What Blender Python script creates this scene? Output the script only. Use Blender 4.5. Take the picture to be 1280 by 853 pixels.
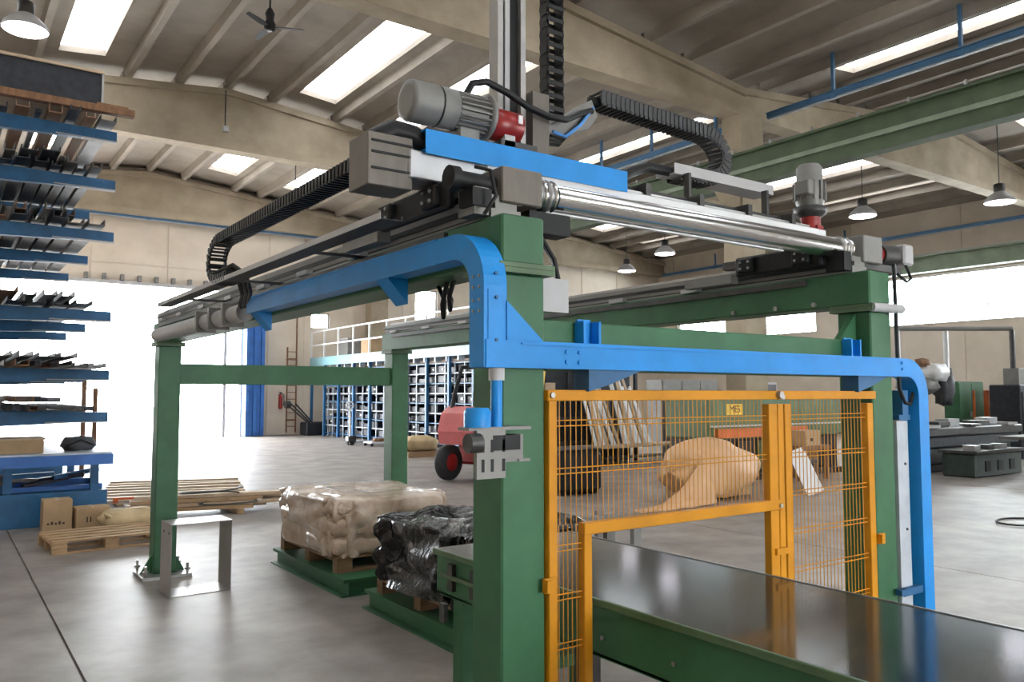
import bpy, bmesh, math, random
from mathutils import Vector, Matrix, noise
random.seed(7)
for _o in list(bpy.data.objects):
    bpy.data.objects.remove(_o)
SC = bpy.context.scene
COL = SC.collection
R = math.radians

# ------------------------------------------------------------------ camera
CAM = Vector((-1.7504, -2.5398, 1.75))
cd = bpy.data.cameras.new('camera')
cam = bpy.data.objects.new('camera', cd)
COL.objects.link(cam)
cam.location = CAM
cam.rotation_euler = (R(90 + 3.7305), 0, R(-35.2906))
cd.sensor_fit = 'HORIZONTAL'
cd.sensor_width = 36.0
cd.lens = 36.0 * 1014.785 / 1280.0
cd.clip_start = 0.02
cd.clip_end = 500
SC.camera = cam

# ------------------------------------------------------------------ world / light / exposure
SKY = 36.0            # overcast daylight
w = bpy.data.worlds.new('overcast_sky')
SC.world = w
w.use_nodes = True
bg = w.node_tree.nodes['Background']
bg.inputs[0].default_value = (0.93, 0.97, 1.0, 1)
bg.inputs[1].default_value = SKY
SC.view_settings.view_transform = 'Standard'
SC.view_settings.look = 'None'
SC.view_settings.exposure = -0.25
SC.view_settings.gamma = 1.0
SC.view_settings.use_curve_mapping = False
SC.cycles.use_denoising = True
SC.cycles.max_bounces = 8
SC.cycles.diffuse_bounces = 4
SC.cycles.glossy_bounces = 4
SC.cycles.transparent_max_bounces = 12
SC.cycles.sample_clamp_indirect = 8.0

# ------------------------------------------------------------------ materials
def mat(name, col, rough=0.6, metal=0.0, var=0.12, scale=6.0, bump=0.0, bscale=40.0, emit=0.0,
        stretch=(1, 1, 1), col2=None, coat=0.0, spec=0.5, alpha=1.0):
    m = bpy.data.materials.new(name)
    m.use_nodes = True
    nt = m.node_tree
    b = nt.nodes['Principled BSDF']
    b.inputs['Roughness'].default_value = rough
    b.inputs['Metallic'].default_value = metal
    b.inputs['Specular IOR Level'].default_value = spec
    b.inputs['Coat Weight'].default_value = coat
    b.inputs['Alpha'].default_value = alpha
    tc = nt.nodes.new('ShaderNodeTexCoord')
    mp = nt.nodes.new('ShaderNodeMapping')
    mp.inputs['Scale'].default_value = stretch
    nt.links.new(tc.outputs['Object'], mp.inputs[0])
    nz = nt.nodes.new('ShaderNodeTexNoise')
    nz.inputs['Scale'].default_value = scale
    nz.inputs['Detail'].default_value = 5
    nz.inputs['Roughness'].default_value = 0.6
    nt.links.new(mp.outputs[0], nz.inputs['Vector'])
    rp = nt.nodes.new('ShaderNodeValToRGB')
    c2 = col2 or tuple(min(1, c * (1 + var)) for c in col)
    c1 = tuple(c * (1 - var) for c in col) if not col2 else col
    rp.color_ramp.elements[0].color = (*c1, 1)
    rp.color_ramp.elements[1].color = (*c2, 1)
    rp.color_ramp.elements[0].position = 0.33
    rp.color_ramp.elements[1].position = 0.67
    nt.links.new(nz.outputs['Fac'], rp.inputs[0])
    nt.links.new(rp.outputs[0], b.inputs['Base Color'])
    if bump:
        n2 = nt.nodes.new('ShaderNodeTexNoise')
        n2.inputs['Scale'].default_value = bscale
        n2.inputs['Detail'].default_value = 4
        nt.links.new(mp.outputs[0], n2.inputs['Vector'])
        bp = nt.nodes.new('ShaderNodeBump')
        bp.inputs['Strength'].default_value = bump
        bp.inputs['Distance'].default_value = 0.02
        nt.links.new(n2.outputs['Fac'], bp.inputs['Height'])
        nt.links.new(bp.outputs[0], b.inputs['Normal'])
    if emit:
        b.inputs['Emission Color'].default_value = (*col, 1)
        b.inputs['Emission Strength'].default_value = emit
    return m

M = {}
M['floor'] = mat('floor_concrete', (0.155, 0.135, 0.12), 0.47, 0, scale=1.6, col2=(0.30, 0.267, 0.243), bump=0.05, bscale=14, spec=0.42)
M['roof'] = mat('roof_concrete', (0.21, 0.18, 0.15), 0.85, 0, scale=0.7, col2=(0.30, 0.26, 0.22), bump=0.1, bscale=8)
M['girder'] = mat('girder_concrete', (0.27, 0.22, 0.155), 0.85, 0, scale=1.1, col2=(0.38, 0.315, 0.23), bump=0.1, bscale=8)
M['wall'] = mat('wall_concrete', (0.62, 0.54, 0.445), 0.85, 0, scale=0.8, col2=(0.72, 0.635, 0.535), bump=0.06, bscale=10)
M['ground'] = mat('yard_concrete', (0.6, 0.59, 0.57), 0.8, 0, scale=0.5)
M['green'] = mat('green_paint', (0.034, 0.122, 0.056), 0.45, 0, var=0.16, scale=3, spec=0.35)
M['green2'] = mat('olive_green_paint', (0.07, 0.13, 0.06), 0.5, 0, var=0.2, scale=3)
M['crane'] = mat('crane_green_paint', (0.055, 0.085, 0.042), 0.6, 0, var=0.2, scale=2)
M['blue'] = mat('blue_paint', (0.007, 0.225, 0.62), 0.42, 0, var=0.1, scale=4, spec=0.35)
M['dblue'] = mat('dark_blue_paint', (0.012, 0.10, 0.24), 0.5, 0, var=0.2, scale=4)
M['doorblue'] = mat('door_blue_paint', (0.03, 0.13, 0.42), 0.5, 0, var=0.15, scale=3)
M['yellow'] = mat('yellow_paint', (0.52, 0.22, 0.005), 0.5, 0, var=0.12, scale=5, spec=0.3)
M['steel'] = mat('brushed_steel', (0.42, 0.42, 0.42), 0.36, 0.8, var=0.1, scale=8, stretch=(1, 12, 12))
M['chrome'] = mat('polished_tube_steel', (0.74, 0.75, 0.76), 0.2, 1.0, var=0.06, scale=6, stretch=(1, 10, 10))
M['alu'] = mat('aluminium', (0.40, 0.395, 0.39), 0.42, 0.65, var=0.08, scale=8)
M['plate'] = mat('dark_steel_plate', (0.028, 0.045, 0.055), 0.12, 0.6, scale=2.2, col2=(0.065, 0.095, 0.11), bump=0.02, bscale=5)
M['black'] = mat('black_plastic', (0.007, 0.0075, 0.009), 0.5, 0, var=0.3, scale=20, spec=0.3)
M['chain'] = mat('drag_chain_plastic', (0.010, 0.011, 0.013), 0.42, 0, var=0.3, scale=20, spec=0.35)
M['chain2'] = mat('grey_chain_plastic', (0.035, 0.037, 0.04), 0.5, 0, var=0.2, scale=20)
M['dark'] = mat('dark_machined_metal', (0.06, 0.06, 0.06), 0.45, 0.5, var=0.25, scale=10)
M['grey'] = mat('grey_machine_paint', (0.19, 0.188, 0.18), 0.5, 0.1, var=0.1, scale=6)
M['block'] = mat('brown_grey_steel', (0.13, 0.115, 0.10), 0.5, 0.3, var=0.12, scale=5, stretch=(4, 1, 1))
M['lgrey'] = mat('light_grey_paint', (0.42, 0.42, 0.43), 0.5, 0, var=0.06, scale=6)
M['red'] = mat('red_gearbox_paint', (0.24, 0.008, 0.008), 0.35, 0, var=0.15, scale=8)
M['white'] = mat('white_paint', (0.82, 0.83, 0.84), 0.45, 0, var=0.05, scale=5)
M['wood'] = mat('pallet_wood', (0.30, 0.19, 0.10), 0.8, 0, scale=5, col2=(0.46, 0.31, 0.18), stretch=(1, 8, 8), bump=0.15)
M['wood2'] = mat('pale_plank_wood', (0.42, 0.31, 0.21), 0.8, 0, scale=5, col2=(0.58, 0.46, 0.33), stretch=(1, 8, 8), bump=0.15)
M['oldwood'] = mat('weathered_pallet_wood', (0.12, 0.07, 0.035), 0.8, 0, scale=5, col2=(0.22, 0.135, 0.07), stretch=(1, 8, 8), bump=0.15)
M['frameplate'] = mat('bent_grey_sheet', (0.36, 0.345, 0.34), 0.38, 0.35, var=0.06, scale=5)
M['blockgreen'] = mat('dark_green_machine_paint', (0.03, 0.045, 0.04), 0.5, 0.1, var=0.25, scale=4)
M['dull'] = mat('dull_steel_plate', (0.20, 0.195, 0.185), 0.5, 0.2, var=0.1, scale=6)
M['track'] = mat('track_blue_paint', (0.05, 0.14, 0.27), 0.5, 0, var=0.12, scale=3)
M['crane2'] = mat('pale_green_paint', (0.20, 0.25, 0.18), 0.6, 0, var=0.15, scale=2)
M['mezz'] = mat('pale_cyan_paint', (0.22, 0.42, 0.47), 0.5, 0, var=0.12, scale=3)
M['brownwood'] = mat('brown_timber', (0.20, 0.10, 0.05), 0.75, 0, var=0.25, scale=5, stretch=(6, 6, 1))
M['card'] = mat('cardboard', (0.42, 0.29, 0.17), 0.85, 0, var=0.1, scale=4)
M['ink'] = mat('carton_print_ink', (0.05, 0.035, 0.03), 0.8, 0)
M['paper'] = mat('brown_wrapping_paper', (0.56, 0.34, 0.18), 0.5, 0, var=0.08, scale=2, bump=0.5, bscale=5)
M['film'] = mat('stretch_film_over_sacks', (0.36, 0.265, 0.20), 0.27, 0, scale=4.5, col2=(0.62, 0.50, 0.40), bump=0.55, bscale=14, coat=0.4)
M['bfilm'] = mat('black_stretch_film', (0.003, 0.003, 0.004), 0.16, 0, scale=7, col2=(0.20, 0.18, 0.175), bump=0.6, bscale=18, spec=0.4)
_r = [n for n in M['bfilm'].node_tree.nodes if n.type == 'VALTORGB'][0]
_r.color_ramp.elements[0].position = 0.55
_r.color_ramp.elements[1].position = 0.74
M['clear'] = mat('loose_clear_film', (0.75, 0.75, 0.76), 0.15, 0, var=0.1, scale=8, bump=0.5, bscale=12, coat=0.5)
M['dkcloth'] = mat('dark_tarpaulin', (0.06, 0.065, 0.075), 0.5, 0, var=0.3, scale=5)
M['sackcloth'] = mat('straw_sackcloth', (0.50, 0.38, 0.22), 0.85, 0, var=0.15, scale=4, bump=0.3)
M['fork'] = mat('overexposed_red_forklift_paint', (0.62, 0.17, 0.17), 0.4, 0, var=0.1, scale=3)  # pink tone puts the overexposed light into the red paint
M['rubber'] = mat('tyre_rubber', (0.02, 0.02, 0.022), 0.8, 0, var=0.2, scale=20)
M['orange'] = mat('orange_paint', (0.60, 0.12, 0.02), 0.5, 0, var=0.15, scale=4)
M['copper'] = mat('cable_blue', (0.05, 0.22, 0.55), 0.5, 0)
M['sheet'] = mat('galvanised_sheet', (0.46, 0.47, 0.49), 0.36, 0.7, var=0.06, scale=6)
M['rackgrey'] = mat('pale_rack_metal', (0.46, 0.50, 0.55), 0.5, 0.2, var=0.1, scale=8)
M['bundle'] = mat('dark_profile_stock', (0.016, 0.019, 0.028), 0.55, 0.1, var=0.4, scale=9)
M['stock'] = mat('dull_steel_stock', (0.10, 0.092, 0.088), 0.55, 0.3, var=0.3, scale=4)
M['screen'] = mat('dark_screen', (0.10, 0.09, 0.095), 0.3, 0)
M['label'] = mat('yellow_label', (0.75, 0.50, 0.05), 0.5, 0)
M['skylight'] = mat('backlit_skylight_sheet', (0.95, 0.98, 1.0), 0.6, 0, var=0.0, emit=8.5)
M['lampglow'] = mat('lamp_glow', (1.0, 0.93, 1.0), 0.5, 0, var=0.0, emit=16.0)
M['oilfan'] = mat('fan_black_metal', (0.012, 0.013, 0.018), 0.7, 0.0)

def glass_mat():
    m = bpy.data.materials.new('clear_window_glass')
    m.use_nodes = True
    nt = m.node_tree
    nt.nodes.clear()
    out = nt.nodes.new('ShaderNodeOutputMaterial')
    mx = nt.nodes.new('ShaderNodeMixShader')
    tr = nt.nodes.new('ShaderNodeBsdfTransparent')
    gl = nt.nodes.new('ShaderNodeBsdfGlossy')
    tr.inputs[0].default_value = (0.93, 0.95, 0.95, 1)
    gl.inputs['Roughness'].default_value = 0.05
    fr = nt.nodes.new('ShaderNodeFresnel')
    fr.inputs[0].default_value = 1.3
    nt.links.new(fr.outputs[0], mx.inputs[0])
    nt.links.new(tr.outputs[0], mx.inputs[1])
    nt.links.new(gl.outputs[0], mx.inputs[2])
    nt.links.new(mx.outputs[0], out.inputs[0])
    return m
M['glass'] = glass_mat()

# ------------------------------------------------------------------ mesh builder
class MB:
    def __init__(s):
        s.v = []
        s.f = []
        s.sm = []
    def add(s, vs, fs, smooth=False):
        o = len(s.v)
        s.v += [tuple(v) for v in vs]
        s.f += [tuple(i + o for i in f) for f in fs]
        s.sm += [smooth] * len(fs)
        return s
    def box(s, x0, x1, y0, y1, z0, z1, mtx=None, bev=0.0):
        if x0 > x1: x0, x1 = x1, x0
        if y0 > y1: y0, y1 = y1, y0
        if z0 > z1: z0, z1 = z1, z0
        if bev <= 0 or min(x1 - x0, y1 - y0, z1 - z0) < 2.2 * bev:
            vs = [(x0, y0, z0), (x1, y0, z0), (x1, y1, z0), (x0, y1, z0), (x0, y0, z1), (x1, y0, z1), (x1, y1, z1), (x0, y1, z1)]
            fs = [(0, 3, 2, 1), (4, 5, 6, 7), (0, 1, 5, 4), (1, 2, 6, 5), (2, 3, 7, 6), (3, 0, 4, 7)]
        else:
            bm = bmesh.new()
            bmesh.ops.create_cube(bm, size=1)
            for q in bm.verts:
                q.co = Vector(((x0 + x1) / 2 + q.co.x * (x1 - x0), (y0 + y1) / 2 + q.co.y * (y1 - y0), (z0 + z1) / 2 + q.co.z * (z1 - z0)))
            bmesh.ops.bevel(bm, geom=bm.edges[:], offset=bev, segments=1, affect='EDGES')
            bm.verts.index_update()
            vs = [tuple(q.co) for q in bm.verts]
            fs = [tuple(q.index for q in f.verts) for f in bm.faces]
            bm.free()
        if mtx is not None:
            vs = [tuple(mtx @ Vector(v)) for v in vs]
        return s.add(vs, fs)
    def cyl(s, p0, p1, r0, r1=None, n=16, caps=True):
        p0 = Vector(p0); p1 = Vector(p1)
        r1 = r0 if r1 is None else r1
        d = (p1 - p0).normalized()
        a = d.orthogonal().normalized()
        b = d.cross(a)
        vs = []
        for p, r in ((p0, r0), (p1, r1)):
            for i in range(n):
                t = 2 * math.pi * i / n
                vs.append(p + a * (r * math.cos(t)) + b * (r * math.sin(t)))
        s.add(vs, [(i, (i + 1) % n, n + (i + 1) % n, n + i) for i in range(n)], True)
        if caps:
            s.add(vs[:n], [tuple(range(n - 1, -1, -1))])
            s.add(vs[n:], [tuple(range(n))])
        return s
    def lathe(s, c, prof, axis='z', n=20):
        c = Vector(c); vs = []
        for h, r in prof:
            for i in range(n):
                t = 2 * math.pi * i / n
                u, v = r * math.cos(t), r * math.sin(t)
                vs.append(c + (Vector((u, v, h)) if axis == 'z' else Vector((h, u, v)) if axis == 'x' else Vector((v, h, u))))
        k = len(prof)
        fs = [(j * n + i, j * n + (i + 1) % n, (j + 1) * n + (i + 1) % n, (j + 1) * n + i) for j in range(k - 1) for i in range(n)]
        s.add(vs, fs, True)
        s.add(vs[:n], [tuple(range(n - 1, -1, -1))])
        s.add(vs[-n:], [tuple(range(n))])
        return s
    def path(s, pts, r, n=8, caps=True):
        pts = [Vector(p) for p in pts]
        vs = []
        a = None
        for i, p in enumerate(pts):
            t = (pts[min(i + 1, len(pts) - 1)] - pts[max(i - 1, 0)]).normalized()
            a = t.orthogonal().normalized() if a is None else (a - t * a.dot(t)).normalized()
            b = t.cross(a)
            for k in range(n):
                q = 2 * math.pi * k / n
                vs.append(p + a * (r * math.cos(q)) + b * (r * math.sin(q)))
        m = len(pts)
        s.add(vs, [(j * n + i, j * n + (i + 1) % n, (j + 1) * n + (i + 1) % n, (j + 1) * n + i) for j in range(m - 1) for i in range(n)], True)
        if caps:
            s.add(vs[:n], [tuple(range(n - 1, -1, -1))])
            s.add(vs[-n:], [tuple(range(n))])
        return s
    def prism(s, poly, axis, a0, a1, mtx=None):
        """poly of 2-D points, extruded along axis: x->(y,z), y->(x,z), z->(x,y)"""
        n = len(poly)
        def P(u, v, h):
            return (h, u, v) if axis == 'x' else (u, h, v) if axis == 'y' else (u, v, h)
        vs = [P(u, v, a0) for u, v in poly] + [P(u, v, a1) for u, v in poly]
        if mtx is not None:
            vs = [tuple(mtx @ Vector(v)) for v in vs]
        fs = [tuple(range(n - 1, -1, -1)), tuple(range(n, 2 * n))] + [(i, (i + 1) % n, n + (i + 1) % n, n + i) for i in range(n)]
        return s.add(vs, fs)
    def grid(s, fn, nu, nv, smooth=True, closed_u=False):
        vs = [fn(i / (nu - (0 if closed_u else 1)), j / (nv - 1)) for j in range(nv) for i in range(nu)]
        fs = []
        for j in range(nv - 1):
            for i in range(nu if closed_u else nu - 1):
                i2 = (i + 1) % nu
                fs.append((j * nu + i, j * nu + i2, (j + 1) * nu + i2, (j + 1) * nu + i))
        return s.add(vs, fs, smooth)
    def mesh(s, name, material):
        me = bpy.data.meshes.new(name)
        me.from_pydata(s.v, [], s.f)
        me.polygons.foreach_set('use_smooth', s.sm)
        bm = bmesh.new(); bm.from_mesh(me)
        bmesh.ops.recalc_face_normals(bm, faces=bm.faces[:])
        bm.to_mesh(me); bm.free()
        me.materials.append(M[material] if isinstance(material, str) else material)
        me.update()
        return me
    def build(s, name, material, parent=None):
        o = bpy.data.objects.new(name, s.mesh(name, material))
        COL.objects.link(o)
        if parent is not None:
            attach(o, parent)
        return o

WM = {}
def wmat(o):
    if o.name in WM:
        return WM[o.name]
    return Matrix.Identity(4)
def attach(o, parent):
    o.parent = parent
    o.matrix_parent_inverse = wmat(parent).inverted()
def thing(name, label, cat, loc=(0, 0, 0), group=None, rz=0.0):
    o = bpy.data.objects.new(name, None)
    o.empty_display_size = 0.2
    COL.objects.link(o)
    o.location = loc
    o.rotation_euler = (0, 0, rz)
    WM[o.name] = Matrix.Translation(loc) @ Matrix.Rotation(rz, 4, 'Z')
    return tag(o, label, cat, group)
def tag(o, label=None, cat=None, group=None, kind=None):
    if label: o['label'] = label
    if cat: o['category'] = cat
    if group: o['group'] = group
    if kind: o['kind'] = kind
    return o
def struct(o, label=None):
    o['kind'] = 'structure'
    if label: o['label'] = label
    return o
def inst(name, me, parent, mtx):
    o = bpy.data.objects.new(name, me)
    COL.objects.link(o)
    o.parent = parent
    o.matrix_parent_inverse = wmat(parent).inverted()
    o.matrix_basis = mtx
    return o
def copy_tree(src, loc, rz=0.0, label=None, group=None):
    def cp(o, parent):
        c = o.copy()
        COL.objects.link(c)
        if parent is not None:
            c.parent = parent
        for ch in o.children:
            cp(ch, c)
        return c
    r = cp(src, None)
    r.location = loc
    r.rotation_euler = (0, 0, rz)
    if label: r['label'] = label
    if group: r['group'] = group
    return r
def bolt_on(parent, pts, axis, r=0.012, h=0.012, material='steel', name='bolt'):
    me = None
    for p in pts:
        if me is None:
            b = MB().cyl((0, 0, 0), (0, 0, h), r, n=6)
            me = b.mesh(name, material)
        rot = {'-x': Matrix.Rotation(R(-90), 4, 'Y'), '-y': Matrix.Rotation(R(90), 4, 'X'), 'z': Matrix.Identity(4), 'x': Matrix.Rotation(R(90), 4, 'Y')}[axis]
        inst(name, me, parent, Matrix.Translation(p) @ rot)

# ================================================================== SETTING
XR = 33.0
YB = 31.5
YF = -10.6
XL = -4.9
# floor slabs, joint at x = -0.945
fl = MB().box(XL - .5, XR + .5, YF - .5, YB + .3, -0.30, -0.02).build('floor', 'floor')
struct(fl, 'grey concrete hall floor')
xb = [XL - .5, -0.945, 6.6, 14.5, 24.0, XR + .5]
yb = [YF - .5, 10.35, 20.7, YB + .3]
for i in range(len(xb) - 1):
    for j in range(len(yb) - 1):
        g = 0.009
        MB().box(xb[i] + g, xb[i + 1] - g, yb[j] + g, yb[j + 1] - g, -0.02, 0.0).build('floor_slab', 'floor', fl)
gr = MB().box(-60, 90, YB + .3, 120, -0.3, -0.05).build('ground', 'ground')
struct(gr, 'pale yard outside the hall door')
gr2 = MB().box(-60, 90, -90, YF - .5, -0.3, -0.05).build('ground', 'ground')
struct(gr2, 'pale yard behind the hall')

def rect_cut(u0, u1, z0, z1, ops):
    us = sorted({u0, u1, *[min(max(q, u0), u1) for o in ops for q in o[:2]]})
    zs = sorted({z0, z1, *[min(max(q, z0), z1) for o in ops for q in o[2:]]})
    out = []
    for a, b in zip(us, us[1:]):
        for c, d in zip(zs, zs[1:]):
            mu, mz = (a + b) / 2, (c + d) / 2
            if b - a > 1e-6 and d - c > 1e-6 and not any(o[0] < mu < o[1] and o[2] < mz < o[3] for o in ops):
                out.append((a, b, c, d))
    return out
def wall(name, axis, pos, inward, ub, zb, ops, label):
    """backing wall plus proud concrete panels; inward = +1/-1 direction to the room"""
    def bx(m, a, b, c, d, t0, t1):
        lo, hi = sorted((pos + inward * t0, pos + inward * t1))
        if axis == 'y': m.box(a, b, lo, hi, c, d)
        else: m.box(lo, hi, a, b, c, d)
    m = MB()
    for a, b, c, d in rect_cut(ub[0], ub[-1], zb[0], zb[-1], ops):
        bx(m, a, b, c, d, -0.25, 0)
    wo = struct(m.build(name, 'wall'), label)
    g = 0.028
    for a, b in zip(ub, ub[1:]):
        for c, d in zip(zb, zb[1:]):
            m = MB(); n = 0
            for q in rect_cut(a + g, b - g, c + g, d - g, ops):
                bx(m, *q, 0, 0.03); n += 1
            if n: m.build('wall_panel', 'wall', wo)
    return wo
BW = [(11.55, 12.41, 4.62, 5.30), (14.2, 15.12, 4.45, 5.92), (16.7, 17.9, 4.7, 6.72), (20.3, 21.5, 4.7, 6.7), (24, 25.2, 4.7, 6.7)]
wall('wall_back', 'y', YB, -1, [XL, -2.5, 0.2, 2.82, 5.55, 7.9, 9.62, 11.2, 13.5, 16.0, 18.6, 21.8, 24.4, 27.0, 29.6, XR],
     [0, 6.0, 6.75, 8.6, 11.2], [(-3.6, 8.53, -1, 6.0)] + BW, 'concrete panel end wall with a wide open doorway')
RW = [(-8.0, 17.8, 4.75, 6.85), (21.0, 24.7, 4.75, 6.85), (26.4, 30.0, 4.75, 6.85)]
wall('wall_right', 'x', XR, -1, [YF, -6, -1, 4, 9, 14, 19, 24.9, 30.2, YB], [0, 2.95, 4.7, 6.95, 11.2], RW, 'concrete panel side wall with a window band')
LW = []
wall('wall_left', 'x', XL, 1, [YF, -6, -1, 4, 9, 14, 19, 24.9, 30.2, YB], [0, 2.95, 4.2, 6.75, 11.2], LW, 'concrete panel side wall behind the rack')
FW = [(1.4, 4.4, -1, 3.8), (8.0, 12.0, 4.4, 5.4), (20.0, 22.5, -1, 3.6)]
wall('wall_front', 'y', YF, 1, [XL, 0, 5, 10, 14.5, 19, 24, 29, XR], [0, 2.95, 5.7, 8.6, 11.2], FW, 'concrete panel end wall behind the viewer')
wn = 0
def window(axis, pos, op, label):
    global wn
    wn += 1
    a, b, c, d = op
    f = 0.05
    m = MB()
    def bx(q, u0, u1, z0, z1, t=0.06):
        if axis == 'y': q.box(u0, u1, pos - t / 2, pos + t / 2, z0, z1)
        else: q.box(pos - t / 2, pos + t / 2, u0, u1, z0, z1)
    bx(m, a, b, c, c + f); bx(m, a, b, d - f, d); bx(m, a, a + f, c + f, d - f); bx(m, b - f, b, c + f, d - f)
    n = max(1, round((b - a) / 2.4))
    for i in range(1, n):
        u = a + (b - a) * i / n
        bx(m, u - .02, u + .02, c + f, d - f)
    o = struct(m.build('window_%d' % wn, 'lgrey'), label)
    for i in range(n):
        q = MB()
        bx(q, a + (b - a) * i / n + .03, a + (b - a) * (i + 1) / n - .03, c + f, d - f, 0.006)
        q.build('pane', 'glass', o)
for op in BW: window('y', YB + .12, op, 'small bright window high in the end wall')
for op in RW: window('x', XR + .12, op, 'bright window band in the side wall')
for op in LW: window('x', XL - .12, op, 'window in the side wall')
window('y', YF - .12, FW[1], 'window beside the rear door')

# roof : two double-pitched naves, ribs along Y, girders along X
GY = [31.15, 20.65, 10.45, 0.0, -10.4]
def zrib(x, xr): return 10.38 - 0.105 * abs(x - xr)
def zslab(x, xr): return zrib(x, xr) + 0.26
ceil = struct(MB().box(XL - .3, XR + .3, YF - .3, YB + .3, 11.45, 11.5).build('ceiling', 'roof'), 'concrete rib slab roof')
NAVES = [(4.75, XL, 14.5, [-4.9, -3.7, -2.4, -1.2, -0.05, 2.1, 3.4, 4.7, 5.98, 7.95, 9.0, 11.2, 12.5, 13.9, 14.5],
          [(-3.45, -2.6), (0.38, 1.42), (6.5, 7.6), (9.45, 10.4)]),
         (24.0, 14.5, XR, [14.5, 15.3, 17.5, 18.8, 20.1, 21.4, 22.7, 24.0, 25.3, 27.5, 28.8, 30.1, 31.4, XR],
          [(16.0, 17.0), (25.9, 26.9), (29.1, 29.8)])]
SKY_Y = {0: (23.5, 29.5), 1: (13.3, 19.75), 2: (2.4, 8.9), 3: (-8.0, -1.7)}
for xr, xa, xz, ribs, sk in NAVES:
    # slabs
    cuts = [(a, b, SKY_Y[k][0], SKY_Y[k][1]) for a, b in sk for k in SKY_Y if not (k == 3 and xr > 10)]
    for a, b in zip(ribs, ribs[1:]):
        for k in range(4):
            y1, y0 = GY[k] + (0.6 if k == 0 else 0), GY[k + 1] - (0.3 if k == 3 else 0)
            m = MB()
            for u0, u1, v0, v1 in rect_cut(a, b, y0, y1, cuts):
                za, zb_ = zslab(u0, xr), zslab(u1, xr)
                m.add([(u0, v0, za), (u1, v0, zb_), (u1, v1, zb_), (u0, v1, za), (u0, v0, za + .14), (u1, v0, zb_ + .14), (u1, v1, zb_ + .14), (u0, v1, za + .14)],
                      [(0, 3, 2, 1), (4, 5, 6, 7), (0, 1, 5, 4), (1, 2, 6, 5), (2, 3, 7, 6), (3, 0, 4, 7)])
            m.build('roof_slab', 'roof', ceil)
    for x in ribs[1:-1]:
        zr = zrib(x, xr)
        for k in range(4):
            MB().prism([(x - .075, zr), (x + .075, zr), (x + .12, zr + .34), (x - .12, zr + .34)], 'y', GY[k + 1] + .05, GY[k] - .05).build('ceiling_rib', 'roof', ceil)
    for gy in GY:
        m = MB().prism([(xa, 8.85), (xz, 8.85), (xz, zrib(xz, xr)), (xr, zrib(xr, xr)), (xa, zrib(xa, xr))], 'y', gy - .12, gy + .12)
        m.box(xa, xz, gy - .24, gy + .24, 8.63, 8.86)
        m.prism([(xa, zrib(xa, xr) - .18), (xr, zrib(xr, xr) - .18), (xz, zrib(xz, xr) - .18), (xz, zrib(xz, xr)), (xr, zrib(xr, xr)), (xa, zrib(xa, xr))], 'y', gy - .22, gy + .22)
        m.build('girder', 'girder', ceil)
    for a, b in sk:
        for k in SKY_Y:
            if k == 3 and xr > 10: continue
            wn += 1
            y0, y1 = SKY_Y[k]
            za, zb_ = zslab(a, xr) + .16, zslab(b, xr) + .16
            o = MB()
            t = .05
            for u0, u1, v0, v1 in ((a - t, a - .006, y0 - t, y1 + t), (b + .006, b + t, y0 - t, y1 + t), (a, b, y0 - t, y0 - .006), (a, b, y1 + .006, y1 + t)):
                q0, q1 = zslab(u0, xr), zslab(u1, xr)
                o.box(u0, u1, v0, v1, min(q0, q1) + .14, max(q0, q1) + .22)
            o = struct(o.build('window_%d' % wn, 'lgrey'), 'white glowing roof skylight')
            n = 3
            for i in range(n):
                v0, v1 = y0 + (y1 - y0) * i / n, y0 + (y1 - y0) * (i + 1) / n
                MB().add([(a, v0, za), (b, v0, zb_), (b, v1, zb_), (a, v1, za), (a, v0, za + .02), (b, v0, zb_ + .02), (b, v1, zb_ + .02), (a, v1, za + .02)],
                         [(0, 3, 2, 1), (4, 5, 6, 7), (0, 1, 5, 4), (1, 2, 6, 5), (2, 3, 7, 6), (3, 0, 4, 7)]).build('pane', 'skylight', o)
for i, gy in enumerate(GY):
    if i == 1: continue
    m = MB().box(14.12, 14.95, gy - .3, gy + .3, 0, 8.63)
    m.prism([(13.75, 6.72), (14.12, 6.3), (14.12, 6.72)], 'y', gy - .25, gy + .25)
    struct(m.build('column', 'girder'), 'square concrete roof column')
# door_1 : blue folding leaves pushed to the jamb
d1 = thing('door_1', 'blue folded steel door leaves stacked beside the bright doorway', 'door', (9.0, YB - .4, 0))
del d1['category']; struct(d1)
for i in range(5):
    x = 8.58 + i * .155
    MB().box(x, x + .135, YB - .62 + .05 * (i % 2), YB - .05, 0.03, 5.95).build('door_leaf', 'doorblue', d1)
MB().box(7.78, 7.9, YB - .2, YB - .08, 0, 5.95).build('door_post', 'lgrey', d1)
MB().box(-3.6, 8.53, YB - .22, YB - .04, 5.95, 6.08).build('door_track', 'lgrey', d1)
for i in range(12):
    MB().box(2.6 + i * .62, 2.72 + i * .62, YB - .3, YB - .04, 6.1, 6.32).build('track_bracket', 'grey', d1)

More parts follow.
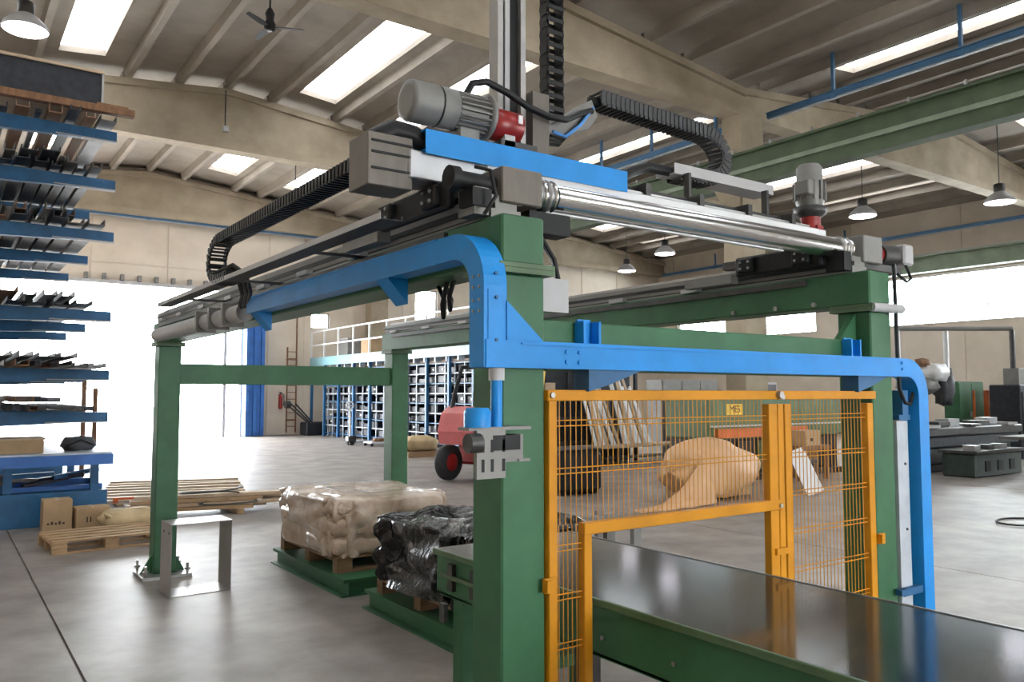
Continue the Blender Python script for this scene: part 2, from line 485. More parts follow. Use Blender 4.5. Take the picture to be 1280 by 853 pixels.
# ================================================================== GANTRY FRAME
W, H, L, MY = 0.206, 2.448, 2.51, 6.056
gf = thing('portal_gantry', 'large green four-legged steel gantry with blue cable trunking', 'gantry', (0, 0, 0))
for X in (0, L):
    for Y in (0, MY - W):
        c = MB().box(X, X + W, Y, Y + W, 0.03, 2.215, bev=.008).build('column', 'green', gf)
        MB().box(X - .03, X + W + .03, Y - .03, Y + W + .03, 2.215, 2.235).box(X - .03, X + W + .03, Y - .03, Y + W + .03, 2.237, 2.255).build('flange', 'green2', gf)
        bp_ = MB().box(X - .12, X + W + .12, Y - .12, Y + W + .12, 0.0, 0.03).build('base_plate', 'steel', gf)
        for sx in (-.085, W + .085):
            for sy in (-.085, W + .085):
                MB().cyl((X + sx, Y + sy, .03), (X + sx, Y + sy, .13), .014, n=8).cyl((X + sx, Y + sy, .06), (X + sx, Y + sy, .085), .028, n=6).build('anchor_bolt', 'steel', bp_)
        for sx in (-1, 1):
            xx = X if sx < 0 else X + W
            MB().prism([(xx, .03), (xx + sx * .1, .03), (xx, .2)], 'y', Y + .09, Y + .115).build('gusset', 'green', bp_)
    MB().box(X, X + W, -0.0, MY + .08, 2.255, H, bev=.008).build('long_beam', 'green', gf)
    # extruded profile + rail on top
    rl = MB().box(X + .03, X + W - .03, .12, MY + .05, H, H + .045).box(X + .05, X + W - .05, .12, MY + .05, H + .045, H + .07).box(X + .025, X + W - .025, .12, MY + .05, H + .07, H + .10).build('rail_profile', 'dull', gf)
    MB().box(X + .07, X + .10, .15, MY, H + .10, H + .125).build('guide_rail', 'steel', rl)
    MB().box(X + .0245, X + .03, .12, MY + .05, H + .046, H + .069).build('profile_groove', 'black', rl)
    MB().box(X + .0295, X + .0300, .12, MY + .05, H + .016, H + .024).build('profile_groove', 'black', rl)
    MB().box(X - .022, X - .002, .4, MY - .2, H - .05, H - .015).build('rack_strip', 'dark', rl)
    for i in range(7):
        yy = 1.25 + i * .75
        MB().box(X - .012, X + .03, yy, yy + .16, H + .004, H + .03).build('clamp', 'lgrey', rl)
# cross beams
for (y0, y1) in ((.06, .16), (MY - W + .05, MY - .05)):
    MB().box(W, L, y0, y1, 1.845, 2.05, bev=.006).build('cross_beam', 'green', gf)
# gusset corner between front cross beam and right column
MB().prism([(L, 2.05), (L, 2.21), (L - .16, 2.05)], 'y', .09, .13).build('corner_gusset', 'green', gf)

def sweep_tray(name, pts, w0, w1, axis, t, matn, parent):
    """rectangular trunking along a 2-D path: pts are centre points, half thickness t; extruded along axis from w0 to w1"""
    n = len(pts); L1 = []; L2 = []
    for i, p in enumerate(pts):
        a = Vector(pts[max(i - 1, 0)]); b = Vector(pts[min(i + 1, n - 1)])
        d = (b - a).normalized(); nn = Vector((-d.y, d.x))
        L1.append(Vector(p) + nn * t); L2.append(Vector(p) - nn * t)
    m = MB()
    def P(q, h): return (h, q.x, q.y) if axis == 'x' else (q.x, h, q.y)
    for i in range(n - 1):
        vs = [P(L1[i], w0), P(L1[i + 1], w0), P(L2[i + 1], w0), P(L2[i], w0), P(L1[i], w1), P(L1[i + 1], w1), P(L2[i + 1], w1), P(L2[i], w1)]
        fs = [(0, 1, 2, 3), (7, 6, 5, 4), (0, 4, 5, 1), (3, 2, 6, 7)]
        if i == 0: fs.append((0, 3, 7, 4))
        if i == n - 2: fs.append((1, 5, 6, 2))
        m.add(vs, fs)
    return m.build(name, matn, parent)
def arc(cx, cy, r, a0, a1, n=9):
    return [(cx + r * math.cos(R(a0 + (a1 - a0) * i / n)), cy + r * math.sin(R(a0 + (a1 - a0) * i / n))) for i in range(n + 1)]
# left trunking : along the long beam, round the elbow, down the column
tr = sweep_tray('cable_trunking', [(2.78, 2.325)] + arc(.17, 2.155, .17, 90, 180) + [(0.0, 1.85)], -.115, -.012, 'x', .05, 'blue', gf)
tr['label'] = 'blue trunking along left beam bending down the front column'
MB().box(-.118, -.115, .3, 2.77, 2.37, 2.378).build('trunking_lip', 'blue', tr)
MB().box(-.118, -.115, .3, 2.77, 2.272, 2.284).build('trunking_lip', 'blue', tr)
MB().box(-.098, -.03, -.054, -.050, 1.93, 2.14).build('trunking_cover', 'blue', tr)
bolt_on(tr, [(-.064, -.05, 2.20), (-.064, -.054, 2.11), (-.064, -.054, 1.95)], '-y', .007, .008, 'dblue')
bolt_on(tr, [(-.115, y, z) for y in (-.02, .02) for z in (2.06, 2.10, 2.15, 2.19)], '-x', .006, .006, 'steel')
for yy in (.75, 2.6):
    MB().prism([(-.11, 2.275), (-.005, 2.275), (-.005, 2.16)], 'y', yy, yy + .12).build('bracket', 'blue', tr)
# front trunking
t2 = sweep_tray('cable_trunking', [(-.108, 1.90), (2.78, 1.90)] + arc(2.78, 1.735, .165, 90, 0)[1:] + [(2.945, .30)], -.056, .045, 'y', .052, 'blue', gf)
t2['label'] = 'blue trunking across the front bending down past right column'
MB().prism([(-.015, 1.95), (.16, 1.95), (-.015, 2.10)], 'y', -.056, -.050).build('elbow_plate', 'blue', t2)
MB().box(.05, 2.75, -.062, -.056, 1.937, 1.945).build('trunking_lip', 'blue', t2)
bolt_on(t2, [(x, -.056, z) for x in (.27, .335) for z in (1.875, 1.915)], '-y', .009, .008, 'blue')
bolt_on(t2, [(x, -.056, z) for x in (2.72, ) for z in (1.89, 1.925)], '-y', .008, .008, 'blue')
for x in (.42, 2.33):
    MB().box(x, x + .07, .052, .058, 1.93, 2.06).box(x - .012, x, .0, .058, 1.94, 2.05).box(x + .07, x + .082, .0, .058, 1.94, 2.05).build('hanger_strap', 'blue', t2)
    MB().prism([(x - .02, 1.85), (x + .28, 1.85), (x + .10, 1.79), (x - .02, 1.76)], 'y', -.04, .058).build('support_bracket', 'dblue', t2)
MB().box(2.70, 2.9, -.045, -.014, .62, .66).box(2.66, 2.73, -.05, -.014, .63, .66).build('bracket', 'dblue', t2)
# inner cable hanging beside the right column
cb = MB().path([(2.74, -.015, 2.5), (2.745, -.015, 2.3), (2.75, -.015, 2.0), (2.76, -.015, 1.78), (2.80, -.02, 1.70), (2.86, -.02, 1.69), (2.90, -.02, 1.76), (2.90, 0, 1.86)], .012).build('power_cable', 'black', gf)
MB().box(2.725, 2.84, -.012, .01, .35, 1.595).build('duct_cover', 'rackgrey', gf)
for z in (.62, .98, 1.35):
    bolt_on(gf, [(2.80, -.012, z)], '-y', .008, .006, 'dark')
MB().box(2.74, 2.86, -.02, .08, 1.60, 1.63).box(2.78, 2.84, -.02, .05, 1.63, 1.77).build('cable_clamp', 'dblue', gf)
MB().box(2.76, 2.80, .1, .15, 1.96, 2.16).build('junction_strip', 'dark', gf)
# gusset and dark plate under the far flange, bolts on right long beam
bolt_on(gf, [(L, y, 2.28) for y in (.35, .62, .95)], '-x', .014, .02, 'steel')
MB().cyl((L - .02, -.02, 2.235), (L + W + .04, -.045, 2.235), .026, n=12).build('clamp_rod', 'lgrey', gf)
# box + hoses by the near column top
MB().box(.275, .41, .10, .135, 2.09, 2.23).build('junction_box', 'lgrey', gf)
for k in range(3):
    MB().path([(.22, .16 + .02 * k, 2.42), (.30 + .012 * k, .14 + .02 * k, 2.40), (.355 + .015 * k, .13 + .02 * k, 2.32), (.37 + .015 * k, .12 + .02 * k, 2.23)], .010 + .003 * (k == 1)).build('hose', 'black' if k != 2 else 'copper', gf)
MB().box(.206, .23, .05, .075, 1.95, 2.2).build('wire_duct', 'dark', gf)
# pneumatic service unit on the near column
pn = MB().box(-.17, -.045, -.09, -.075, 1.445, 1.62).build('mounting_plate', 'dull', gf)
pn['label'] = 'slotted grey steel mounting plate'
for sx in (-.15, -.11, -.06):
    for sz in (1.47, 1.54):
        MB().box(sx, sx + .012, -.092, -.089, sz, sz + .045).build('slot', 'black', pn)
MB().box(-.20, .075, -.085, -.01, 1.618, 1.63).box(.02, .07, -.085, -.07, 1.50, 1.51).build('shelf_bracket', 'dull', gf)
MB().box(-.045, .045, -.075, -.02, 1.50, 1.60).build('valve_body', 'grey', gf)
MB().box(-.10, .02, -.092, -.03, 1.545, 1.60).build('valve_block', 'black', gf)
MB().cyl((-.215, -.10, 1.575), (-.165, -.10, 1.575), .035, n=16).build('pressure_gauge', 'dark', gf)
MB().lathe((-.155, -.07, 1.63), [(0, .05), (.055, .05), (.07, .04)], n=14).build('filter_bowl', 'blue', gf)
MB().cyl((-.065, -.06, 1.62), (-.065, -.06, 1.82), .022, n=12).build('lubricator_tube', 'blue', gf)
MB().cyl((-.065, -.06, 1.80), (-.065, -.06, 1.845), .03, n=12).build('tube_cap', 'lgrey', gf)
# chain trough on the outside of the left beam
MB().box(-.365, -.27, .3, 4.2, 2.43, 2.434).box(-.275, -.27, .3, 4.2, 2.434, 2.452).build('chain_trough', 'black', gf)
MB().box(-.369, -.365, .3, 4.2, 2.43, 2.456).build('trough_lip', 'lgrey', gf)
for yy in (1.2, 2.4, 3.6):
    MB().box(-.27, .03, yy, yy + .02, 2.43, 2.444).build('trough_bracket', 'dark', gf)
# cylinder and cable loops near the far left corner
MB().cyl((-.07, 2.95, 2.30), (-.07, 5.6, 2.30), .062, n=18).build('conduit_pipe', 'lgrey', gf)
for yy in (3.2, 3.55, 3.9):
    MB().box(-.15, -.0, yy, yy + .04, 2.22, 2.38).build('pipe_clamp', 'grey', gf)
for k in range(5):
    q = k * .045
    MB().path([(-.30, 2.75 + q, 2.45), (-.31, 2.70 + q, 2.53), (-.26, 2.6 + q, 2.56 - .01 * k), (-.19, 2.55 + q, 2.50), (-.13, 2.65 + q, 2.40), (-.10, 2.8 + q, 2.33)], .013).build('hose', 'black' if k % 2 else 'dark', gf)
for k in range(2):
    MB().path([(.12, .55 + .06 * k, 2.26), (.10, .56 + .06 * k, 2.18 - .03 * k), (.13, .60 + .06 * k, 2.13 - .03 * k), (.16, .64 + .06 * k, 2.18), (.16, .7 + .06 * k, 2.26)], .011).build('hanging_cable', 'black', gf)

# ================================================================== GANTRY BRIDGE
gb = thing('gantry_bridge', 'travelling bridge with polished drive tube spanning the green gantry', 'gantry bridge', (0, .3, H + .1))
MB().box(-.22, 2.56, .34, .52, 2.625, 2.745, bev=.006).build('bridge_beam', 'sheet', gb)
MB().box(.15, 2.60, .325, .34, 2.70, 2.735).build('beam_strip', 'white', gb)
bt = MB().box(-.16, .96, .315, .318, 2.73, 2.832).box(-.16, .96, .318, .42, 2.745, 2.75).box(-.16, .96, .318, .42, 2.826, 2.832).build('cable_trunking', 'blue', gb)
MB().cyl((.405, .205, 2.6), (2.50, .205, 2.6), .060, n=28).build('drive_tube', 'chrome', gb)
MB().box(.36, 2.0, .19, .215, 2.528, 2.536).build('tube_guard_strip', 'white', gb)
for x0, d in ((.29, 1), (2.50, 1)):
    for k in range(4):
        MB().lathe((x0 + k * .028, .205, 2.6), [(0, .055), (.007, .072), (.014, .072), (.021, .055)], 'x', 20).build('bellows_ring', 'chrome' if k % 2 else 'steel', gb)
    MB().cyl((x0 - .02, .205, 2.6), (x0 + .13, .205, 2.6), .05, n=16).build('coupling', 'dark', gb)
MB().box(.07, .275, .10, .31, 2.52, 2.668, bev=.006).build('gearbox', 'block', gb)
MB().box(2.63, 2.83, .10, .30, 2.52, 2.68, bev=.006).build('gearbox', 'grey', gb)
# servo on the left gearbox
MB().cyl((-.12, .17, 2.60), (.07, .17, 2.60), .036, n=14).cyl((-.14, .17, 2.60), (-.10, .17, 2.60), .05, n=14).build('encoder', 'black', gb)
MB().box(-.07, .02, .10, .20, 2.49, 2.56).build('servo_drive', 'black', gb)
MB().path([(-.06, .10, 2.64), (-.02, .05, 2.62), (0, .04, 2.52), (-.03, .08, 2.45)], .008).build('servo_cable', 'black', gb)
# end carriages
for X in (0, L):
    s = -1 if X == 0 else -1
    MB().box(X + .01, X + W - .01, .20, 1.05, 2.575, 2.625).build('carriage_plate', 'dark', gb)
    MB().box(X - .10, X - .06, .24, .86, 2.50, 2.62, bev=.01).build('carriage_side', 'black', gb)
    for yy in (.30, .70):
        MB().box(X - .13, X - .09, yy, yy + .12, 2.515, 2.605, bev=.008).build('wheel_block', 'black', gb)
        bolt_on(gb, [(X - .13, yy + a, z) for a in (.03, .09) for z in (2.54, 2.58)], '-x', .008, .008)
    MB().box(X - .05, X + .02, .12, .24, 2.46, 2.57).build('end_stop', 'dull' if X == 0 else 'black', gb)
    MB().box(X - .09, X - .02, .9, 1.3, 2.465, 2.52).build('scraper', 'grey', gb)
MB().box(.25, .47, .16, .26, 2.43, 2.52).build('brake_block', 'black', gb)
# far right gearmotor
MB().cyl((2.83, .20, 2.60), (2.93, .20, 2.60), .055, n=16).build('brake_housing', 'red', gb)
MB().cyl((2.93, .20, 2.60), (3.10, .20, 2.61), .068, n=16).build('side_motor', 'dark', gb)
MB().box(3.11, 3.22, .12, .26, 2.55, 2.68, bev=.012).build('terminal_box', 'lgrey', gb)
MB().path([(3.15, .14, 2.55), (3.14, .10, 2.46), (3.05, .08, 2.43), (2.95, .08, 2.47)], .009).build('motor_cable', 'black', gb)
MB().box(2.70, 3.10, .14, .25, 2.49, 2.53).build('motor_foot', 'dark', gb)
# ribbed grey end box on the left end of the bridge
eb = MB().box(-.40, -.20, .35, .53, 2.575, 2.79, bev=.004).build('end_box', 'block', gb)
for z in (2.64, 2.705, 2.75):
    MB().box(-.385, -.205, .342, .351, z, z + .008).build('slot', 'black', eb)
MB().path([(-.34, .42, 2.78), (-.26, .41, 2.83), (-.18, .40, 2.82), (-.12, .385, 2.785), (-.06, .38, 2.77)], .045, 10).build('cable_sleeve', 'black', gb)
# top rail of the bridge
MB().box(.9, 2.55, .40, .44, 2.75, 2.775).build('bridge_guide_rail', 'steel', gb)
MB().box(.9, 2.55, .46, .50, 2.80, 2.812).build('rod', 'dark', gb)
for x in (1.15, 1.55, 1.95, 2.35):
    MB().box(x, x + .035, .38, .50, 2.745, 2.82).build('rail_bracket', 'dark', gb)
# tray for the cross chain
MB().box(1.55, 2.42, .56, .565, 2.975, 3.035).box(1.55, 2.42, .565, .70, 2.975, 2.98).box(1.55, 2.42, .70, .705, 2.975, 3.035).build('chain_tray', 'lgrey', gb)
for x in (1.62, 2.30):
    MB().box(x, x + .02, .52, .56, 2.74, 2.98).build('tray_leg', 'dark', gb)
MB().path([(.97, .45, 2.80), (1.15, .5, 2.90), (1.35, .58, 2.98), (1.56, .62, 3.0)], .03).build('cable_bundle', 'black', gb)
# upright gearmotor on the right end
mo = MB()
mo.lathe((2.63, .45, 0), [(2.90, .072), (2.93, .085), (3.02, .088), (3.06, .088), (3.065, .078), (3.15, .078), (3.17, .06)], n=20)
mo.build('upright_motor', 'grey', gb)
for k in range(14):
    t = 2 * math.pi * k / 14
    mt = Matrix.Translation((2.63, .45, 0)) @ Matrix.Rotation(t, 4, 'Z')
    MB().box(.082, .100, -.004, .004, 2.94, 3.055, mtx=mt).build('cooling_fin', 'grey', gb)
MB().box(2.50, 2.56, .37, .47, 2.96, 3.05, bev=.006).build('terminal_box', 'grey', gb)
MB().lathe((2.63, .45, 0), [(2.83, .05), (2.86, .095), (2.90, .1), (2.905, .08)], n=20).build('motor_flange', 'dark', gb)
MB().cyl((2.63, .45, 2.745), (2.63, .45, 2.845), .062, n=16).box(2.60, 2.66, .38, .52, 2.745, 2.78).build('red_gear_head', 'red', gb)

# ================================================================== MAST TROLLEY
mt_ = thing('mast_trolley', 'tall aluminium lifting mast with grey motor on the bridge', 'mast', (.45, .62, 2.76))
m = MB()
m.box(.375, .405, .58, .655, 2.72, 4.9).box(.51, .54, .58, .655, 2.72, 4.9).box(.405, .51, .63, .655, 2.72, 4.9)
m.build('mast', 'alu', mt_)
MB().box(.428, .455, .595, .63, 2.80, 4.9).build('mast_rail', 'lgrey', mt_)
MB().box(.406, .428, .61, .63, 2.80, 4.9).build('rack_strip', 'black', mt_)
MB().box(.46, .508, .605, .63, 2.80, 4.9).build('belt', 'black', mt_)
MB().box(.56, .66, .55, .72, 2.76, 3.22).build('trolley_plate', 'block', mt_)
MB().box(.34, .62, .54, .74, 2.745, 2.80).build('trolley_base', 'dark', mt_)
MB().box(.36, .42, .50, .56, 2.90, 3.06).build('side_plate', 'lgrey', mt_)
# motor along X
MB().lathe((0, .55, 3.03), [(-.13, .065), (-.125, .088), (-.11, .093), (.01, .093)], 'x', 24).build('fan_cowl', 'grey', mt_)
MB().lathe((0, .55, 3.03), [(.01, .089), (.02, .089)], 'x', 24).build('cowl_gap', 'black', mt_)
MB().lathe((0, .55, 3.03), [(.02, .093), (.10, .093), (.105, .085)], 'x', 24).build('motor_shell', 'grey', mt_)
MB().cyl((.10, .55, 3.03), (.27, .55, 3.03), .072, n=20).build('motor_body', 'grey', mt_)
fin = MB().box(.105, .265, -.0035, .0035, .070, .092).mesh('cooling_fin', 'grey')
for k in range(22):
    inst('cooling_fin', fin, mt_, Matrix.Translation((0, .55, 3.03)) @ Matrix.Rotation(2 * math.pi * k / 22, 4, 'X'))
MB().lathe((0, .55, 3.03), [(.265, .08), (.27, .105), (.29, .105), (.295, .08)], 'x', 24).build('motor_flange', 'grey', mt_)
MB().box(.12, .22, .50, .60, 2.90, 2.945).build('terminal_box', 'grey', mt_)
MB().lathe((0, .55, 3.01), [(.295, .055), (.31, .075), (.46, .075), (.47, .055)], 'x', 20).build('red_gearbox', 'red', mt_)
MB().box(.34, .55, .50, .60, 2.80, 2.93).build('gearbox_foot', 'dark', mt_)
MB().box(.42, .445, .472, .477, 3.01, 3.05).build('type_plate', 'white', mt_)
MB().path([(.18, .55, 3.12), (.20, .53, 3.17), (.27, .52, 3.19), (.38, .51, 3.16), (.50, .50, 3.11), (.62, .50, 3.09), (.75, .53, 3.11), (.88, .58, 3.18), (.98, .6, 3.22)], .017, 10).build('motor_cable', 'black', mt_)
MB().prism([(.66, 3.02), (.96, 3.12), (1.02, 3.20), (.98, 3.28), (.72, 3.10), (.66, 3.08)], 'y', .60, .72).build('cable_support', 'grey', mt_)
for k in range(4):
    MB().path([(.70, .57 + .02 * k, 3.05 - .015 * k), (.78, .57 + .02 * k, 3.04 - .01 * k), (.88, .57 + .02 * k, 3.12), (.99, .6 + .02 * k, 3.24)], .009).build('hose', 'copper' if k == 0 else 'black', mt_)
MB().prism([(.69, 3.12), (.80, 3.10), (.80, 3.16), (.69, 3.24)], 'y', .64, .645).build('white_guard', 'white', mt_)

# ================================================================== DRAG CHAINS
def link_mesh(pitch, wid, hgt, matn, open_under=True):
    m = MB()
    t = wid * .09
    for s in (-1, 1):
        x0 = s * wid / 2
        m.box(min(x0, x0 - s * t), max(x0, x0 - s * t), -pitch * .42, pitch * .42, -hgt / 2, hgt / 2, bev=.003)
        x1 = x0 + s * t * .5
        m.box(min(x1, x1 - s * t), max(x1, x1 - s * t), -pitch * .62, -pitch * .1, -hgt * .36, hgt * .36)
    m.box(-wid / 2, wid / 2, -pitch * .16, pitch * .16, hgt * .40, hgt * .5)
    m.box(-wid / 2, wid / 2, -pitch * .16, pitch * .16, -hgt * .5, -hgt * .40)
    return m.mesh('chain_link', matn)
def lay_chain(root, me, pts, pitch, side):
    """pts polyline; side = unit vector of the link's local x"""
    pts = [Vector(p) for p in pts]
    seg = [(b - a).length for a, b in zip(pts, pts[1:])]
    tot = sum(seg); n = int(tot / pitch)
    side = Vector(side)
    for i in range(n):
        s = (i + .5) * pitch
        k = 0
        while k < len(seg) - 1 and s > seg[k]:
            s -= seg[k]; k += 1
        p = pts[k].lerp(pts[k + 1], s / seg[k]); d = (pts[k + 1] - pts[k]).normalized()
        z = side.cross(d)
        mm = Matrix((side, d, z)).transposed().to_4x4()
        inst('chain_link', me, root, Matrix.Translation(p) @ mm)
c1 = thing('drag_chain', 'long black drag chain arching along the left gantry beam', 'drag chain', (-.30, 2.9, 2.44))
lm = link_mesh(.040, .11, .062, 'chain')
cpts = [(-.31, .52, 2.715), (-.31, 2.58, 2.715)] + [(-.31, 2.58 + .13 * math.sin(R(a)) * 1.6, 2.585 + .13 * math.cos(R(a))) for a in range(12, 181, 12)] + [(-.31, 2.35, 2.462)]
lay_chain(c1, lm, cpts, .040, (1, 0, 0))
MB().box(-.345, -.275, .60, 2.6, 2.70, 2.72).build('cable_bundle', 'black', c1)
c2 = thing('drag_chain', 'black drag chain curving down above the bridge beside the mast', 'drag chain', (1.7, .63, 3.0))
lm2 = link_mesh(.034, .11, .085, 'chain2')
cp2 = [(1.03, .63, 3.30), (1.76, .63, 3.275)] + [(1.82 + .17 * math.sin(R(a)) * 1.15, .63, 3.135 + .14 * math.cos(R(a))) for a in range(10, 176, 12)] + [(1.60, .63, 2.995)]
lay_chain(c2, lm2, cp2, .034, (0, -1, 0))
MB().box(1.0, 1.72, .60, .66, 3.265, 3.30).build('cable_bundle', 'black', c2)
c3 = thing('drag_chain', 'black drag chain hanging upright beside the lifting mast', 'drag chain', (.72, .62, 3.05))
lm3 = link_mesh(.065, .10, .075, 'chain')
lay_chain(c3, lm3, [(.725, .61, 3.14), (.725, .61, 4.9)], .065, (1, 0, 0))

# ================================================================== SAFETY FENCE
sf = thing('safety_fence', 'yellow wire mesh safety fence between the green gantry legs', 'fence', (1.4, 0, 0))
def ybar(n, *b): return MB().box(*b, bev=.003).build(n, 'yellow', sf)
ybar('post', .214, .256, -.015, .027, .03, 1.735)
ybar('post', .392, .434, -.015, .027, .03, 1.228)
ybar('post', 1.575, 1.64, -.015, .027, .03, 1.70)
ybar('post', 1.645, 1.69, -.015, .027, .03, 1.70)
ybar('post', 1.70, 1.75, -.015, .027, .03, 1.70)
ybar('post', 2.43, 2.485, -.015, .027, .03, 1.70)
ybar('top_rail', .205, 1.64, -.02, .03, 1.722, 1.766)
ybar('top_rail', 1.645, 2.51, -.02, .03, 1.722, 1.766)
ybar('middle_rail', .388, 1.66, -.022, .02, 1.185, 1.232)
ybar('bottom_rail', .256, .392, -.012, .024, .10, .13)
ybar('bottom_rail', 1.75, 2.43, -.012, .024, .10, .13)
def meshpanel(x0, x1, z0, z1, dx=.0285):
    m = MB()
    n = max(1, int((x1 - x0) / dx))
    for i in range(1, n):
        x = x0 + (x1 - x0) * i / n
        m.cyl((x, .008, z0), (x, .008, z1), .0022, n=5, caps=False)
    k = max(1, round((z1 - z0) / .19))
    for i in range(k):
        z = z1 - .10 - i * .19
        if z < z0 + .02: break
        for dz in (0, .022):
            m.cyl((x0, .004, z + dz), (x1, .004, z + dz), .0028, n=5, caps=False)
    o = m.build('wire_mesh', 'yellow', sf)
    o['kind'] = 'stuff'
meshpanel(.256, 1.575, 1.23, 1.722)
meshpanel(.256, .392, .13, 1.23, .020)
meshpanel(1.75, 2.43, .13, 1.722, .03)
for x, z in ((.18, .985), (2.485, .93)):
    MB().box(x, x + .06, -.03, -.0155, z, z + .055).box(x + .002, x + .025, -.045, -.031, z + .004, z + .051).build('hinge_bracket', 'yellow', sf)
MB().cyl((1.64, -.022, 1.745), (1.64, -.045, 1.745), .018, n=12).cyl((1.66, -.022, 1.735), (1.66, -.04, 1.735), .012, n=8).build('latch_bolt', 'steel', sf)
bolt_on(sf, [(1.64, -.022, 1.205), (.225, -.02, 1.745)], '-y', .012, .01, 'steel')
MB().box(1.60, 1.70, -.03, -.015, .97, 1.0).build('latch_bar', 'yellow', sf)

# ================================================================== CONVEYOR TABLE
ct = thing('conveyor_table', 'long green table with a dark polished steel top', 'table', (1.0, 0, 0))
MB().box(.53, 1.47, -3.2, 1.42, .885, .90, bev=.003).build('table_top', 'plate', ct)
MB().box(.545, .575, -3.2, 1.42, .66, .885).box(.535, .58, -3.2, 1.42, .862, .885).box(.545, .62, -3.2, 1.42, .655, .67).build('side_apron', 'green', ct)
MB().box(1.43, 1.46, -3.2, 1.42, .66, .885).build('side_apron', 'green', ct)
MB().box(.515, .53, -3.2, 1.42, .872, .902, bev=.003).build('edge_strip', 'green2', ct)
MB().box(1.47, 1.478, -3.2, 1.42, .885, .904).build('edge_strip', 'steel', ct)
MB().box(.575, 1.43, 1.39, 1.42, .66, .885).build('end_apron', 'green', ct)
for y in (.22, -2.2):
    for x in (.60, 1.36):
        MB().box(x, x + .08, y, y + .08, .08, .66).build('leg', 'dark', ct)
        MB().cyl((x + .04, y + .04, 0.0), (x + .04, y + .04, .08), .012, n=8).cyl((x + .04, y + .04, 0), (x + .04, y + .04, .015), .05, n=14).build('levelling_foot', 'steel', ct)
for x in (.56, 1.36):
    MB().box(x, x + .09, 1.18, 1.27, 0.0, .66).build('leg', 'green', ct)
for k, (y, z0, z1) in enumerate(((1.22, .70, .84), (1.00, .70, .84), (1.30, .52, .62))):
    MB().box(.52, .545, y, y + .05, z0, z1).build('side_bracket', 'dark', ct)
MB().cyl((.53, .95, .77), (.53, 1.35, .77), .014, n=8).build('side_rod', 'green2', ct)
MB().box(.66, 1.355, .9, 1.17, .30, .36).build('lower_shelf', 'green', ct)
bolt_on(ct, [(.545, y, z) for y in (.05, -.35) for z in (.74, )], '-x', .010, .008)

# ================================================================== PLATFORMS, PALLETS, LOADS
def platform(loc, lx, ly, label):
    p = thing('steel_platform', label, 'platform', loc, 'green floor platforms')
    x, y, _ = loc
    MB().box(x, x + lx, y, y + ly, .135, .15).build('deck', 'green', p)
    for a in ((x, 1), (x + lx, -1)):
        e, q = a
        MB().box(e, e + q * .06, y, y + ly, .122, .135).box(e + q * .048, e + q * .06, y, y + ly, .012, .122).box(e - q * .02, e + q * .06, y, y + ly, 0, .012).build('side_channel', 'green', p)
    for a in ((y, 1), (y + ly, -1)):
        e, q = a
        MB().box(x + .06, x + lx - .06, e, e + q * .06, .122, .135).box(x + .06, x + lx - .06, e + q * .048, e + q * .06, .012, .122).box(x + .06, x + lx - .06, e, e + q * .06, 0, .012).build('end_channel', 'green', p)
    return p
platform((1.17, 4.09, 0), 1.20, 1.80, 'low green steel platform under the beige wrapped sacks')
platform((1.18, 1.9, 0), 1.28, 1.80, 'low green steel platform under the black wrapped load')
def pallet(loc, rz, lx, ly, label, matn='wood'):
    p = thing('wooden_pallet', label, 'pallet', loc, None, rz)
    T = WM[p.name]
    for i in range(5):
        y = (ly - .1) * i / 4
        MB().box(0, lx, y, y + .1, .122, .144, mtx=T).build('deck_board', matn, p)
    for i in range(3):
        x = (lx - .145) * i / 2
        MB().box(x, x + .145, 0, ly, .1, .122, mtx=T).build('stringer_board', matn, p)
    for i in range(3):
        y = (ly - .1) * i / 2
        for j in range(3):
            x = (lx - .145) * j / 2
            MB().box(x, x + .145, y, y + .1, .022, .1, mtx=T).build('block', matn, p)
        MB().box(0, lx, y, y + .1, 0, .022, mtx=T).build('bottom_board', matn, p)
    return p
pallet((1.22, 4.35, .15), 0, 1.15, 1.45, 'wooden pallet under the beige wrapped sacks on green platform', 'oldwood')
pallet((1.22, 2.2, .15), 0, 1.1, 1.35, 'wooden pallet under the black film wrapped load', 'oldwood')
pallet((-.66, 7.62, 0), R(4), 1.2, .86, 'empty wooden pallet on the floor before the blue rack', 'wood')

def pillow(c, s, seed, n=12, amp=.02, p=.35):
    """bulged sack : superellipsoid with lumps"""
    rnd = random.Random(seed)
    ph = [rnd.uniform(0, 6.28) for _ in range(6)]
    m = MB()
    def sg(v, e): return math.copysign(abs(v) ** e, v)
    def fn(u, v):
        th = u * 2 * math.pi; phv = (v - .5) * math.pi
        cx = sg(math.cos(phv), p) * sg(math.cos(th), p)
        cy = sg(math.cos(phv), p) * sg(math.sin(th), p)
        cz = sg(math.sin(phv), .7)
        d = 1 + amp * (math.sin(5 * th + ph[0]) + math.sin(7 * phv + ph[1]) + .7 * math.sin(9 * th + 4 * phv + ph[2]))
        sag = .0
        return (c[0] + s[0] / 2 * cx * d, c[1] + s[1] / 2 * cy * d, c[2] + s[2] / 2 * cz * (d + .5 * amp * math.sin(3 * cx + 4 * cy + ph[3])))
    m.grid(fn, n * 3, n, True, True)
    return m
ws = thing('wrapped_sack_load', 'beige sacks wrapped in shiny clear film on a pallet', 'sack stack', (1.8, 5.0, .294))
k = 0
for lay in range(3):
    for i in range(2):
        for j in range(2):
            k += 1
            zc = .375 + lay * .165
            pillow((1.50 + i * .56 + random.uniform(-.015, .015), 4.74 + j * .70 + random.uniform(-.02, .02), zc), (.63, .80, .20), k, amp=.012).build('sack', 'film', ws)
